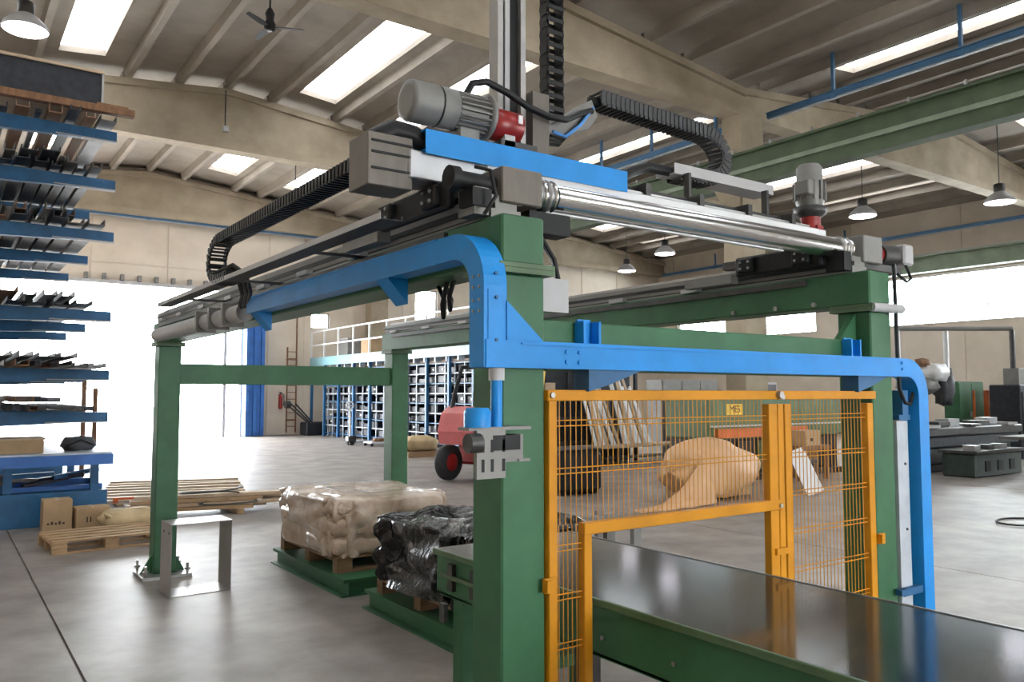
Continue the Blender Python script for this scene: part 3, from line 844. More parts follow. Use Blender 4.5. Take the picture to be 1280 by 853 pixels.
def drape(x0, x1, y0, y1, ztop, zbot, seed, amp, nu=56, nv=14):
    rnd = random.Random(seed)
    ph = [rnd.uniform(0, 6.28) for _ in range(8)]
    m = MB()
    cx, cy = (x0 + x1) / 2, (y0 + y1) / 2
    def fn(u, v):
        th = u * 2 * math.pi
        e = .28
        ux = math.copysign(abs(math.cos(th)) ** e, math.cos(th)); uy = math.copysign(abs(math.sin(th)) ** e, math.sin(th))
        if v < .35:
            q = v / .35; r = q ** .7; z = ztop + amp * .9 * math.sin(6 * ux * q + ph[0]) * math.cos(5 * uy * q + ph[1]) - amp * .6 * q * q
        else:
            q = (v - .35) / .65; r = 1.0; z = ztop - amp * .6 - (ztop - zbot) * q
        w = amp * (math.sin(9 * th + 5 * v + ph[2]) + .8 * math.sin(17 * th - 9 * v + ph[3]) + .6 * math.sin(23 * th + 21 * v + ph[4])) * (.35 if v < .35 else 1)
        r2 = r + w
        p_ = Vector((cx + (x1 - x0) / 2 * ux * r2, cy + (y1 - y0) / 2 * uy * r2, z))
        nn = noise.noise(p_ * 5.0) * 1.2 + abs(noise.noise(p_ * 11.0)) * 1.1
        k_ = amp * .55 * nn
        return (p_.x + ux * k_ * (r > .9), p_.y + uy * k_ * (r > .9), p_.z + k_ * (r <= .9))
    m.grid(fn, nu, nv, True, True)
    return m
drape(1.19, 2.40, 4.34, 5.84, .80, .30, 3, .03, 110, 34).build('film_wrap', 'film', ws)
bw = thing('film_wrapped_load', 'crumpled black film wrapped load on a pallet by the table', 'wrapped load', (1.8, 2.9, .294))
drape(1.20, 2.35, 2.28, 3.52, .80, .30, 11, .055, 120, 40).build('film_wrap', 'bfilm', bw)
for i in range(2):
    for j in range(2):
        MB().box(1.34 + i * .44, 1.76 + i * .44, 2.42 + j * .48, 2.88 + j * .48, .30, .72, bev=.02).build('carton', 'bundle', bw)
for k in range(7):
    a = random.uniform(0, 6.28)
    pillow((1.30 + .1 * random.random(), 2.45 + .16 * k, .40 + .33 * random.random()), (.12, .16, .10), 40 + k, 8, .12, .8).build('film_crumple', 'clear' if k % 3 == 0 else 'bfilm', bw)

# sheet metal square frame on the floor
sm_ = thing('sheet_metal_frame', 'bright square sheet metal frame standing on the floor', 'metal frame', (.2, 5.1, 0), None, R(2))
T = WM[sm_.name]
t = .005
MB().box(-.255, .265, -.15, .19, 0, t, mtx=T).build('bottom_plate', 'frameplate', sm_)
MB().box(-.255, .265, -.15, .19, .615, .615 + t, mtx=T).build('top_plate', 'frameplate', sm_)
sp = MB().box(-.255, -.255 + t, -.15, .19, t, .615, mtx=T).build('side_plate', 'frameplate', sm_)
MB().box(.265 - t, .265, -.15, .19, t, .615, mtx=T).build('side_plate', 'frameplate', sm_)
for y in (-.07, .09):
    MB().cyl(T @ Vector((-.257, y, .54)), T @ Vector((-.254, y, .54)), .013, n=10).build('hole', 'black', sp)

# ================================================================== LEFT : CANTILEVER RACK AND STOCK
rk = thing('cantilever_rack', 'tall blue cantilever storage rack loaded with long stock', 'rack', (-1.9, 12.0, 0))
LEV = [1.40, 1.98, 2.80, 3.92, 4.66, 5.36]
RY = [10.0, 12.4, 14.8]
for y in RY:
    MB().box(-2.05, -1.85, y - .1, y + .1, 0, 6.3).build('upright', 'dblue', rk)
    MB().box(-2.05, .22, y - .12, y + .12, 0.0, .44).build('base_arm', 'dblue', rk)
    for z in LEV:
        a = MB().prism([(-1.85, z - .10), (.21, z - .03), (.21, z + .10), (-1.85, z + .12)], 'y', y - .05, y + .05).build('arm', 'dblue', rk)
        MB().box(-.55, .215, y - .052, y + .052, z - .045, z - .028).build('arm_end_lip', 'lgrey', a)
for a, b in zip(RY, RY[1:]):
    for z in (.6, 3.0, 5.6):
        MB().box(-2.0, -1.92, a + .1, b - .1, z, z + .08).build('tie_bar', 'dblue', rk)
rnd = random.Random(5)
def bar(name, x, z, w_, h_, y0, y1, matn, label, cat, group=None):
    o = thing(name, label, cat, (x, (y0 + y1) / 2, z), group)
    if w_ > .09:   # U channel
        MB().box(x, x + w_, y0, y1, z, z + .012).build('web', matn, o)
        MB().box(x, x + .012, y0, y1, z + .012, z + h_).build('flange', matn, o)
        MB().box(x + w_ - .012, x + w_, y0, y1, z + .012, z + h_).build('flange', matn, o)
    else:
        MB().box(x, x + w_, y0, y1, z, z + h_, bev=.008).build('bar', matn, o)
        MB().box(x + .015, x + w_ - .015, y0 - .003, y0 + .01, z + .015, z + h_ - .015).build('bar_end', 'black', o)
    return o
names = {0: 'lowest', 1: 'second', 2: 'third', 3: 'fourth', 4: 'fifth', 5: 'top'}
ORD = ['first', 'second', 'third', 'fourth', 'fifth', 'sixth', 'seventh', 'eighth', 'ninth', 'tenth', 'eleventh', 'twelfth', 'thirteenth', 'fourteenth', 'fifteenth', 'sixteenth']
for li, z in enumerate(LEV):
  for layer in range(2 if li < 5 else 1):
    x = -1.25 + .1 * layer
    top = z + .125 + .118 * layer
    cnt = 0
    while x < (-.12 if layer == 0 else -.4) + .1 * (li % 2):
        w_ = rnd.choice([.07, .12, .16, .2])
        h_ = rnd.choice([.06, .08, .11])
        y0 = 9.55 + rnd.uniform(-.25, .3)
        mn = rnd.choice(['stock', 'bundle', 'bundle', 'brownwood', 'bundle', 'stock'])
        bar('steel_profile', x, top, w_, h_, y0, 15.2 + rnd.uniform(-.3, .6), mn,
            '%s %s on %s rack arms, %s layer, %s from the left' % ({'stock': 'dull grey', 'bundle': 'dark', 'brownwood': 'rusty brown'}[mn], 'channel' if w_ > .09 else 'square bar', names[li], ('bottom', 'upper')[layer], ORD[cnt]),
            'steel profile', 'profiles on the %s rack arms' % names[li])
        cnt += 1
        x += w_ + rnd.uniform(.015, .09)
# top level : brown plank and dark panel box
b_ = thing('timber_beam', 'brown timber beam across the top of the blue rack', 'timber', (-.5, 9.8, 5.6))
MB().box(-1.9, .38, 9.62, 9.74, 5.62, 5.72, bev=.008).build('plank', 'brownwood', b_)
MB().box(-.1, .30, 9.66, 9.78, 5.725, 5.76, bev=.006).build('offcut', 'brownwood', b_)
b_ = thing('flat_crate', 'dark panelled crate with wooden rim on top of the rack', 'crate', (-.6, 10.2, 5.73))
MB().box(-1.5, -.02, 9.85, 10.9, 5.76, 6.22).build('panel', 'bundle', b_)
MB().box(-1.53, .01, 9.82, 10.93, 6.22, 6.26).build('rim', 'wood2', b_)
MB().box(-.02, .005, 9.83, 9.86, 5.76, 6.22).build('corner_strip', 'lgrey', b_)
MB().box(-1.5, .0, 9.80, 10.9, 5.72, 5.76).build('bottom_board', 'wood', b_)
# workbench like plate on the rack base
o = thing('plate_stack', 'flat grey steel plate on blue edge beam low on the rack', 'steel plate', (-.8, 10.5, .82))
MB().box(-1.8, .24, 9.7, 13.2, .94, .965).build('plate', 'rackgrey', o)
MB().box(-1.8, .25, 9.66, 9.76, .80, .94).box(.15, .25, 9.76, 13.2, .82, .94).build('edge_beam', 'doorblue', o)
for y in (9.95, 12.35):
    MB().box(-1.0, -.9, y, y + .1, .44, .82).build('trestle_leg', 'dblue', o)
    MB().box(.02, .12, y, y + .1, .44, .82).build('trestle_leg', 'dblue', o)
o = thing('dark_bag', 'dark grey tarpaulin roll on the low steel plate', 'bag', (-.12, 10.3, .965))
pillow((-.10, 10.25, 1.06), (.42, .30, .20), 77, 10, .06, .7).build('roll', 'dkcloth', o)
MB().path([(-.3, 10.1, 1.02), (-.1, 10.05, 1.12), (.05, 10.1, 1.05)], .012).build('tie', 'black', o)
o = thing('wooden_crate', 'low brown crate with papers at the left picture edge', 'crate', (-.95, 10.3, .965))
MB().box(-1.25, -.55, 10.0, 10.6, .965, 1.14).build('box', 'card', o)
MB().box(-1.27, -.53, 9.98, 10.62, 1.14, 1.16).build('lid', 'wood2', o)
for i, x in enumerate((-.02, .16)):
    o = thing('steel_post', 'rusty upright angle post in the bright doorway, %s one' % ('left' if i == 0 else 'right'), 'post', (x + .35, 13.4, 0))
    MB().box(x + .35, x + .42, 13.4, 13.42, .02, 2.1 - .25 * i).box(x + .35, x + .37, 13.42, 13.47, .02, 2.1 - .25 * i).build('angle_bar', 'brownwood', o)
    MB().box(x + .30, x + .46, 13.36, 13.52, 0, .02).build('foot_plate', 'brownwood', o)
# blue bin below
o = thing('steel_bin', 'blue steel floor bin filled with dark offcuts under the rack', 'bin', (-.5, 10.0, 0))
for b in ((-1.8, .20, 10.16, 10.19), (-1.8, .20, 11.1, 11.13), (.17, .20, 10.19, 11.1), (-1.8, -1.77, 10.19, 11.1)):
    MB().box(*b, .03, .50).build('side', 'doorblue', o)
MB().box(-1.8, .20, 10.16, 11.13, 0, .03).build('bottom', 'doorblue', o)
for k in range(9):
    x = -1.6 + k * .19
    o = thing('steel_offcut', 'dark steel offcut in the blue bin, %s from the left' % ORD[k], 'offcut', (x, 10.6, .45), 'offcuts in the blue bin')
    mt2 = Matrix.Translation((x, 10.6, .52 + .05 * (k % 3))) @ Matrix.Rotation(rnd.uniform(-.5, .5), 4, 'Z') @ Matrix.Rotation(rnd.uniform(-.15, .15), 4, 'Y')
    MB().box(-.3, .3, -.05, .05, -.03, .03, mtx=mt2, bev=.006).build('block', rnd.choice(['bundle', 'stock', 'dblue']), o)
    MB().box(.3, .305, -.035, .035, -.02, .02, mtx=mt2).build('cut_face', 'alu', o)
def carton(x, y, wx, wy, h, rz, label, marks):
    o = thing('cardboard_box', label, 'box', (x, y, 0), None, rz)
    T = WM[o.name]
    b = MB().box(0, wx, 0, wy, 0, h, mtx=T, bev=.006).build('body', 'card', o)
    for i in range(2):
        MB().box(.004, wx - .004, .004 + i * wy / 2, wy / 2 - .003 + i * wy / 2, h, h + .005, mtx=T).build('flap', 'card', o)
    MB().box(wx / 2 - .02, wx / 2 + .02, -.001, wy, h + .005, h + .006, mtx=T).build('tape', 'wood2', o)
    for (u0, u1, z0, z1) in marks:
        MB().box(u0 * wx, u1 * wx, -.0015, .002, z0 * h, z1 * h, mtx=T).build('print_mark', 'ink', b)
    return o
carton(-.60, 9.30, .33, .3, .40, 0, 'taller brown cardboard box against the blue bin', [(.15 + .13 * i, .23 + .13 * i, .24, .24 + .06 + .04 * (i % 2)) for i in range(5)])
carton(-.23, 9.25, .40, .3, .28, R(3), 'wider low cardboard box beside the taller one', [(.30, .34, .35, .6), (.40, .44, .35, .6)])
# wooden boards lying flat with sack beside
o = thing('plank_stack', 'stack of long wooden planks lying on the floor near doorway', 'planks', (1.2, 10.6, 0))
for k in range(10):
    z = .02 + .055 * (k // 3)
    x0 = .45 + .06 * (k % 3) + .05 * (k // 3); y = 9.95 + .26 * (k % 3) + .04 * (k // 3)
    mt2 = Matrix.Translation((x0, y, z + .05)) @ Matrix.Rotation(R(-12 + rnd.uniform(-2, 2)), 4, 'Z')
    MB().box(0, 2.0 + rnd.uniform(-.3, .2), 0, .2, 0, .045, mtx=mt2).build('plank', 'wood2' if k % 2 else 'wood', o)
for x in (.7, 1.9):
    MB().box(x, x + .1, 9.55, 10.7, 0, .07).build('bearer', 'wood', o)
o = thing('plank_stack', 'pale planks spread over the floor further into doorway light', 'planks', (1.5, 13.0, 0))
for k in range(8):
    mt2 = Matrix.Translation((.3 + .1 * k, 11.6 + .42 * k, .03)) @ Matrix.Rotation(R(-14 + rnd.uniform(-4, 4)), 4, 'Z')
    MB().box(0, 2.3, 0, .16, 0, .05, mtx=mt2).build('plank', 'wood2', o)
MB().box(.6, .7, 11.4, 15.0, 0, .03).box(1.8, 1.9, 11.2, 14.8, 0, .03).build('bearer', 'wood', o)
o = thing('steel_strip', 'long rusty red steel strip across the plank stack', 'steel strip', (1.4, 9.9, .27))
MB().box(.35, 2.4, 0, .03, 0, .035, mtx=Matrix.Translation((0, 10.25, .245)) @ Matrix.Rotation(R(-9), 4, 'Z')).build('strip', 'orange', o)
MB().box(.35, .42, 0, .05, -.04, 0, mtx=Matrix.Translation((0, 10.25, .245)) @ Matrix.Rotation(R(-9), 4, 'Z')).build('end_lug', 'orange', o)
for k in range(2):
    o = thing('cable_coil', ['thin dark hose coil on the planks behind the gantry leg', 'thin dark hose loop hanging lower off the planks'][k], 'hose coil', (1.6 + .2 * k, 9.75, .2))
    pts = [(1.55 + .25 * k + .42 * math.cos(a * .3), 9.72 - .06 * k + .22 * math.sin(a * .3), .29 - .12 * k + .004 * a * (1 - k)) for a in range(22)]
    MB().path(pts, .012).build('hose', 'dark', o)
    MB().cyl(pts[-1], Vector(pts[-1]) + Vector((.06, 0, .0)), .02, n=8).build('hose_end', 'steel', o)
o = thing('straw_sack', 'crumpled straw coloured sack beside the empty pallet', 'sack', (.5, 9.0, 0))
pillow((.42, 8.95, .14), (.85, .55, .26), 91, 12, .05, .6).build('sack_body', 'sackcloth', o)
MB().path([(.05, 8.75, .2), (.02, 8.7, .26), (.08, 8.68, .22)], .02).build('tied_end', 'sackcloth', o)

# ================================================================== BACKGROUND CENTRE : FORKLIFT, MEZZANINE, SHELVES
fk = thing('forklift', 'pinkish red forklift truck half hidden behind the front column', 'forklift', (7.03, 11.25, 0), None, R(90 - 70))
T = WM[fk.name]
def fb(n, mt_name, *b, bev=.03): return MB().box(*b, mtx=T, bev=bev).build(n, mt_name, fk)
MB().prism([(-.26, .74), (-.33, 1.0), (-.22, 1.36), (.02, 1.50), (.62, 1.34), (.66, .95), (1.35, .88), (1.5, .35), (.42, .35), (.40, .62), (.28, .78), (.0, .80)], 'y', -.45, .62, mtx=T).build('body', 'fork', fk)
MB().prism([(.42, .30), (1.5, .30), (1.5, .62), (.42, .62)], 'y', -.47, .64, mtx=T).build('side_panel', 'red', fk)
fb('step', 'dark', .45, 1.0, -.56, -.44, .35, .45)
fb('seat', 'black', .45, .85, -.2, .3, 1.18, 1.35)
fb('seat_back', 'black', .38, .52, -.2, .3, 1.35, 1.8)
for y in (-.42, .52):
    MB().path([T @ Vector(q) for q in ((-.02, y, 1.40), (.12, y, 1.8), (.32, y, 2.3), (1.2, y, 2.33), (1.35, y, 1.6), (1.42, y, .9))], .045).build('guard_pillar', 'black', fk)
for i in range(5):
    fb('guard_bar', 'black', .35 + i * .2, .40 + i * .2, -.42, .52, 2.3, 2.34, bev=.0)
for x, r in ((0.0, .36), (1.3, .38)):
    for y, s in ((-.52, -1), (.60, 1)):
        wl = MB()
        tw = .2
        me = MB().lathe((0, 0, 0), [(-tw / 2, r * .55), (-tw / 2, r * .92), (-tw / 3, r), (tw / 3, r), (tw / 2, r * .92), (tw / 2, r * .55)], 'y', 24)
        me.v = [tuple(T @ (Vector((x, y, r)) + Vector(v))) for v in me.v]
        t_ = me.build('tyre', 'rubber', fk)
        h_ = MB().lathe((0, 0, 0), [(-tw * .52, r * .12), (-tw * .5, r * .5), (-tw * .3, r * .56), (tw * .3, r * .56), (tw * .5, r * .5)], 'y', 20)
        h_.v = [tuple(T @ (Vector((x, y, r)) + Vector(v))) for v in h_.v]
        h_.build('wheel_hub', 'red', t_)
for y in (-.25, .15):
    fb('mast_channel', 'dark', 1.62, 1.72, y, y + .1, .1, 2.5)
    fb('fork_tine', 'dark', 1.75, 2.2, y, y + .1, .05, .1, bev=0)
fb('fork_carriage', 'dark', 1.72, 1.77, -.4, .4, .3, .6, bev=0)

XM = 11.5
mz = thing('mezzanine', 'mezzanine deck with white railing above the profile shelves', 'mezzanine', (XM + 1.3, 25, 0))
MB().box(XM, 14.0, 18.0, 31.3, 3.05, 3.12).build('deck', 'lgrey', mz)
MB().box(XM - .04, XM, 18.0, 31.3, 2.95, 3.30).build('kick_plate', 'mezz', mz)
for i in range(10):
    y = 18.2 + i * 1.45
    MB().box(XM - .03, XM + .03, y, y + .06, 3.12, 4.42).build('rail_post', 'white', mz)
    MB().box(XM, XM + .1, y, y + .1, 0, 3.05).build('support_post', 'dblue', mz)
for z in (3.80, 4.38):
    MB().box(XM - .05, XM - .01, 18.2, 31.3, z, z + .06).build('hand_rail', 'white', mz)
for i in range(18):
    y = 18.3 + i * .72
    MB().box(XM - .03, XM + .2, y, y + .07, 2.80, 2.95).build('joist', 'rackgrey', mz)
for i, (y, h) in enumerate(((28.6, .9), (26.4, .75), (24.0, 1.0), (21.0, .8))):
    o = thing('stored_crate', ['grey crate on mezzanine nearest the end wall', 'brown crate on mezzanine behind the white railing', 'tall grey crate in the middle of the mezzanine', 'low brown crate at the near end of mezzanine'][i], 'crate', (12.3, y, 3.12))
    MB().box(12.0, 13.0, y, y + .9, 3.12, 3.12 + h).build('body', 'card' if i % 2 else 'grey', o)
    MB().box(11.98, 13.02, y - .02, y + .92, 3.12 + h, 3.16 + h).build('lid', 'wood' if i % 2 else 'lgrey', o)
# profile pigeonhole racks facing -X under the mezzanine
fronts = [(18.3, 21.3), (21.4, 24.4), (24.5, 27.5), (27.6, 30.2)]
labs = ['blue pigeonhole rack under mezzanine nearest the forklift', 'blue pigeonhole rack second from the forklift', 'blue pigeonhole rack beside the parked pallet truck', 'dark blue pigeonhole rack nearest the end wall']
for (y0, y1), lb in zip(fronts, labs):
    o = thing('pigeonhole_rack', lb, 'rack', (XM + .6, (y0 + y1) / 2, 0), 'pigeonhole racks under the mezzanine')
    x0, x1 = XM + .12, XM + 1.6
    MB().box(x1, x1 + .04, y0, y1, 0, 2.78).build('back_panel', 'bundle', o)
    nc = 5
    for i in range(nc + 1):
        y = y0 + (y1 - y0) * i / nc
        MB().box(x0, x0 + .05, y - .016, y + .016, 0, 2.78).build('upright', 'rackgrey', o)
    for j in range(9):
        z = .12 + j * .325
        MB().box(x0 - .02, x0 + .03, y0, y1, z, z + .03).box(x0 + .03, x1, y0, y1, z, z + .02).build('shelf', 'rackgrey' if j % 2 else 'dblue', o)
    for j in range(8):
        for i in range(nc):
            if rnd.random() < .8:
                y = y0 + (y1 - y0) * i / nc + .05
                z = .17 + j * .325
                hh = rnd.uniform(.12, .24)
                b = MB().box(x0 + .04 + rnd.uniform(0, .1), x1 - .1, y, y + (y1 - y0) / nc - .1, z, z + hh).build('profile_bundle', 'bundle', o)
                if rnd.random() < .3: MB().box(x0 + .02, x0 + .035, y + .1, y + .2, z + hh * .4, z + hh * .7).build('bundle_tag', 'white', b)
# ladder, extinguisher on the end wall
ld = thing('wall_ladder', 'thin rusty metal ladder fixed upright on the end wall', 'ladder', (10.7, YB - .1, 0))
for x in (10.45, 10.85):
    MB().box(x, x + .05, YB - .14, YB - .09, .1, 3.75 if x < 10.6 else 6.6).build('rail', 'brownwood', ld)
for i in range(12):
    MB().box(10.5, 10.85, YB - .13, YB - .10, .35 + i * .29, .38 + i * .29).build('rung', 'brownwood', ld)
for z in (.6, 3.2):
    MB().box(10.45, 10.9, YB - .09, YB - .03, z, z + .04).build('wall_bracket', 'brownwood', ld)
ex = thing('fire_extinguisher', 'red fire extinguisher hanging on the end wall', 'extinguisher', (10.2, YB - .15, 1.1))
MB().lathe((10.2, YB - .14, 1.12), [(0, .07), (.02, .085), (.5, .085), (.58, .05), (.62, .03)], n=16).build('cylinder', 'red', ex)
MB().cyl((10.2, YB - .14, 1.74), (10.2, YB - .14, 1.8), .03, n=8).box(10.12, 10.24, YB - .16, YB - .12, 1.8, 1.83).build('valve', 'dark', ex)
MB().path([(10.24, YB - .16, 1.78), (10.32, YB - .2, 1.7), (10.33, YB - .2, 1.4), (10.3, YB - .2, 1.25)], .02).build('hose', 'black', ex)
MB().box(10.15, 10.25, YB - .05, YB - .028, 1.3, 1.75).build('wall_hook', 'dark', ex)
# pallet truck and low trolleys
pt = thing('pallet_truck', 'pallet truck with tall white handle parked by the racks', 'pallet truck', (9.9, 23.4, 0))
MB().cyl((9.85, 23.4, .25), (9.78, 23.3, 1.25), .028, n=8).build('handle_bar', 'white', pt)
MB().path([(9.78 + .13 * math.cos(a * .524), 23.3, 1.36 + .13 * math.sin(a * .524)) for a in range(13)], .025).box(9.66, 9.9, 23.28, 23.32, 1.33, 1.37).build('handle_loop', 'white', pt)
MB().box(9.72, 10.02, 23.25, 23.55, .12, .32, bev=.03).build('pump', 'dark', pt)
for y in (23.30, 23.5):
    MB().cyl((9.85, y - .04, .08), (9.85, y + .04, .08), .08, n=14).build('wheel', 'rubber', pt)
    MB().box(9.95, 11.05, y - .06, y + .06, .08, .14).build('fork_tine', 'rackgrey', pt)
o = thing('scrap_trolley', 'low flat trolley with scattered scrap beside the pallet truck', 'trolley', (10.6, 22.6, 0))
MB().box(10.1, 11.2, 22.3, 22.9, .10, .14).build('deck', 'white', o)
for x in (10.15, 11.1):
    for y in (22.35, 22.85):
        MB().cyl((x, y - .02, .05), (x, y + .02, .05), .05, n=12).build('wheel', 'rubber', o)
pillow((10.5, 22.55, .2), (.4, .3, .12), 12, 8, .1, .7).build('scrap_heap', 'brownwood', o)
o = thing('cutting_machine', 'dark tilted tubular machine against the wall below ladder', 'machine', (11.0, 30.3, 0))
MB().box(11.0, 12.0, 30.4, 31.2, 0, .55, bev=.04).build('base', 'bundle', o)
for k in range(3):
    MB().cyl((11.2 + .1 * k, 30.7, .5), (10.2 + .2 * k, 30.7, 1.35), .035, n=8).build('tilted_arm', 'dark', o)
MB().cyl((10.15, 30.65, 1.3), (10.35, 30.65, 1.3), .16, n=14).build('head', 'dark', o)
o = thing('wrapped_bale', 'small straw coloured bale on dark pallet behind the gantry', 'bale', (9.3, 17.6, 0))
pillow((9.35, 17.7, .36), (1.1, .8, .42), 55, 10, .05, .6).build('bale', 'sackcloth', o)
for y in (17.35, 17.65, 17.95):
    MB().box(8.85, 9.9, y, y + .1, 0, .13).build('pallet_runner', 'wood', o)
MB().box(8.85, 9.9, 17.35, 18.05, .13, .16).build('pallet_deck', 'wood', o)

# ================================================================== OVERHEAD
cr = thing('crane_runway', 'green overhead crane runway beam along the concrete columns', 'crane beam', (14.1, 10, 6.72))
MB().box(13.80, 14.12, YF + .5, 31.0, 7.50, 7.55).box(13.94, 13.98, YF + .5, 31.0, 6.80, 7.50).box(13.78, 14.12, YF + .5, 31.0, 6.73, 6.80).build('i_beam', 'crane', cr)
MB().box(13.86, 13.94, YF + .5, 31.0, 7.06, 7.16).build('web_stiffener', 'crane2', cr)
MB().box(13.92, 14.0, YF + .5, 31.0, 7.55, 7.60).build('crane_rail', 'dark', cr)
for i in range(14):
    y = 2.5 + i * 1.1
    MB().box(13.84, 13.90, y, y + .05, 7.55, 7.66).build('rail_clip', 'steel', cr)
cr2 = thing('crane_runway', 'pale green crane runway beam above side wall windows', 'crane beam', (32.6, 10, 6.95))
MB().box(32.4, 32.9, YF + .5, 31.0, 7.6, 7.66).box(32.60, 32.68, YF + .5, 31.0, 7.0, 7.6).box(32.4, 32.9, YF + .5, 31.0, 6.94, 7.0).build('i_beam', 'crane2', cr2)
MB().box(32.5, 32.62, YF + .5, 31.0, 7.66, 7.72).build('crane_rail', 'lgrey', cr2)
def track(p0, p1, label, hang, up):
    o = thing('busbar_track', label, 'overhead track', ((p0[0] + p1[0]) / 2, (p0[1] + p1[1]) / 2, p0[2]))
    dx = .085 if abs(p1[1] - p0[1]) > abs(p1[0] - p0[0]) else 0
    dy = .085 - dx
    MB().box(p0[0] - dx, p1[0] + dx, p0[1] - dy, p1[1] + dy, p0[2], p0[2] + .11).box(p0[0] - dx * 1.5, p1[0] + dx * 1.5, p0[1] - dy * 1.5, p1[1] + dy * 1.5, p0[2] + .11, p0[2] + .13).build('track_body', 'track', o)
    MB().box(p0[0] - dx * .5, p1[0] + dx * .5, p0[1] - dy * .5, p1[1] + dy * .5, p0[2] - .03, p0[2]).build('pale_lower_face', 'rackgrey', o)  # pale strip paints the reflected light on the track's lower face, no lamp
    for q in hang:
        x = p0[0] + (p1[0] - p0[0]) * q; y = p0[1] + (p1[1] - p0[1]) * q
        MB().box(x - .035, x + .035, y - .035, y + .035, p0[2] + .13, up).box(x - .09, x + .09, y - .09, y + .09, p0[2] - .02, p0[2] + .15).build('hanger', 'track', o)
track((15.0, -8, 8.62), (15.0, 10.0, 8.62), 'blue overhead track hung beside the concrete column toward viewer', [.15, .4, .63, .74, .9], 9.7)
track((15.0, 10.9, 8.62), (15.0, 30.8, 8.62), 'blue overhead track continuing beyond the concrete column', [.04, .16, .27, .5, .75], 9.7)
track((-4.5, YB - .3, 8.55), (14.0, YB - .3, 8.55), 'blue overhead track along the end wall', [.1, .3, .5, .7, .9], 9.3)
track((32.7, -8, 8.6), (32.7, 30.8, 8.6), 'blue overhead track along the window side wall', [.1, .3, .5, .7, .9], 9.4)
def bell_lamp(x, y, z, r, label, up):
    o = thing('bell_lamp', label, 'ceiling lamp', (x, y, z), 'bell shaped hall lamps')
    MB().lathe((x, y, z), [(0, r), (.02, r * 1.0), (r * .25, r * .92), (r * .55, r * .62), (r * .75, r * .35)], n=24).build('shade', 'lgrey', o)
    MB().lathe((x, y, z - .03), [(0, r * .55), (.015, r * .9), (.028, r * .96)], n=24).build('glowing_lens', 'lampglow', o)
    MB().lathe((x, y, z + r * .75), [(0, r * .36), (r * .55, r * .36), (r * .62, r * .2)], n=16).build('housing', 'dark', o)
    MB().cyl((x, y, z + r * 1.3), (x, y, up), .015, n=6).build('hanging_rod', 'dark', o)
bell_lamp(-.83, 11.9, 7.42, .33, 'large glowing bell lamp at the upper left corner', 10)
bell_lamp(22.15, 20.5, 7.42, .42, 'glowing bell lamp right of gantry, seen over the far beam', 10.75)
bell_lamp(24.1, 24.8, 7.42, .42, 'glowing bell lamp furthest away, left of its neighbour', 10.75)
bell_lamp(22.2, 11.9, 7.42, .42, 'glowing bell lamp beside the upright motor', 10.75)
bell_lamp(23.8, 8.5, 7.42, .42, 'glowing bell lamp nearest the right picture edge', 10.75)
bell_lamp(7.1, 21.6, 7.45, .20, 'tiny glowing lamp under the long drag chain', 10.5)
fn_ = thing('ceiling_fan', 'black three-bladed ceiling fan under the concrete roof', 'ceiling fan', (3.04, 12, 8.5))
MB().lathe((3.04, 12, 8.47), [(0, .05), (.02, .10), (.12, .11), (.2, .07), (.32, .09), (.42, .04)], n=16).build('motor_housing', 'oilfan', fn_)
MB().cyl((3.04, 12, 8.8), (3.04, 12, 10.25), .02, n=8).build('down_rod', 'oilfan', fn_)
MB().lathe((3.04, 12, 8.45), [(0, .03), (.02, .045)], n=12).build('cap', 'steel', fn_)
for k in range(3):
    T3 = Matrix.Translation((3.04, 12, 8.53)) @ Matrix.Rotation(R(-25 + 120 * k), 4, 'Z') @ Matrix.Rotation(R(10), 4, 'X')
    MB().prism([(.08, -.03), (.25, -.06), (.62, -.05), (.64, .03), (.25, .06), (.08, .03)], 'z', -.006, .006, mtx=T3).build('blade', 'oilfan', fn_)
o = thing('conduit_drop', 'thin cable drop with small box on the middle girder', 'cable', (5.5, 20.3, 9.2))
MB().cyl((4.6, 20.40, 9.25), (4.6, 20.40, 10.3), .018, n=6).build('conduit', 'dark', o)
MB().box(4.53, 4.68, 20.30, 20.41, 9.1, 9.25).build('junction_box', 'lgrey', o)

# ================================================================== RIGHT BACKGROUND
gm = thing('green_machine', 'large green machine housing with orange stripe behind the fence', 'machine', (12.4, 8.6, 0))
MB().box(10.55, 15.1, 8.2, 9.4, .85, 1.70, bev=.04).build('housing', 'green2', gm)
MB().box(10.72, 13.6, 8.12, 8.22, .88, 1.06).build('orange_stripe', 'orange', gm)
MB().box(10.5, 15.0, 8.08, 8.14, 1.10, 1.13).build('edge_rail', 'lgrey', gm)
MB().box(10.65, 15.0, 8.35, 9.3, .12, .85).build('base', 'bundle', gm)
for i in range(6):
    MB().box(10.9 + i * .62, 11.35 + i * .62, 8.30, 8.36, .2, .78).build('louvre_panel', 'dark' if i % 2 else 'green2', gm)
MB().box(10.55, 15.1, 8.2, 9.4, 0, .12).build('plinth', 'dark', gm)
sg = MB().box(11.05, 11.55, 8.185, 8.2, 1.33, 1.55).build('sign', 'label', gm)
cu = bpy.data.curves.new('sign_text', 'FONT'); cu.body = 'MES'; cu.size = .19; cu.extrude = .002; cu.align_x = 'CENTER'; cu.align_y = 'CENTER'
tmp = bpy.data.objects.new('sign_text_curve', cu); COL.objects.link(tmp)
bpy.context.view_layer.update()
me = bpy.data.meshes.new_from_object(tmp.evaluated_get(bpy.context.evaluated_depsgraph_get()))
bpy.data.objects.remove(tmp)
me.materials.clear(); me.materials.append(M['ink'])
inst('lettering', me, sg, Matrix.Translation((11.30, 8.18, 1.44)) @ Matrix.Rotation(R(90), 4, 'X'))
carton2 = carton(12.62, 7.5, .5, .35, .30, 0, 'small cardboard box on a stand beside the white panels', [(.3, .5, .3, .5)])
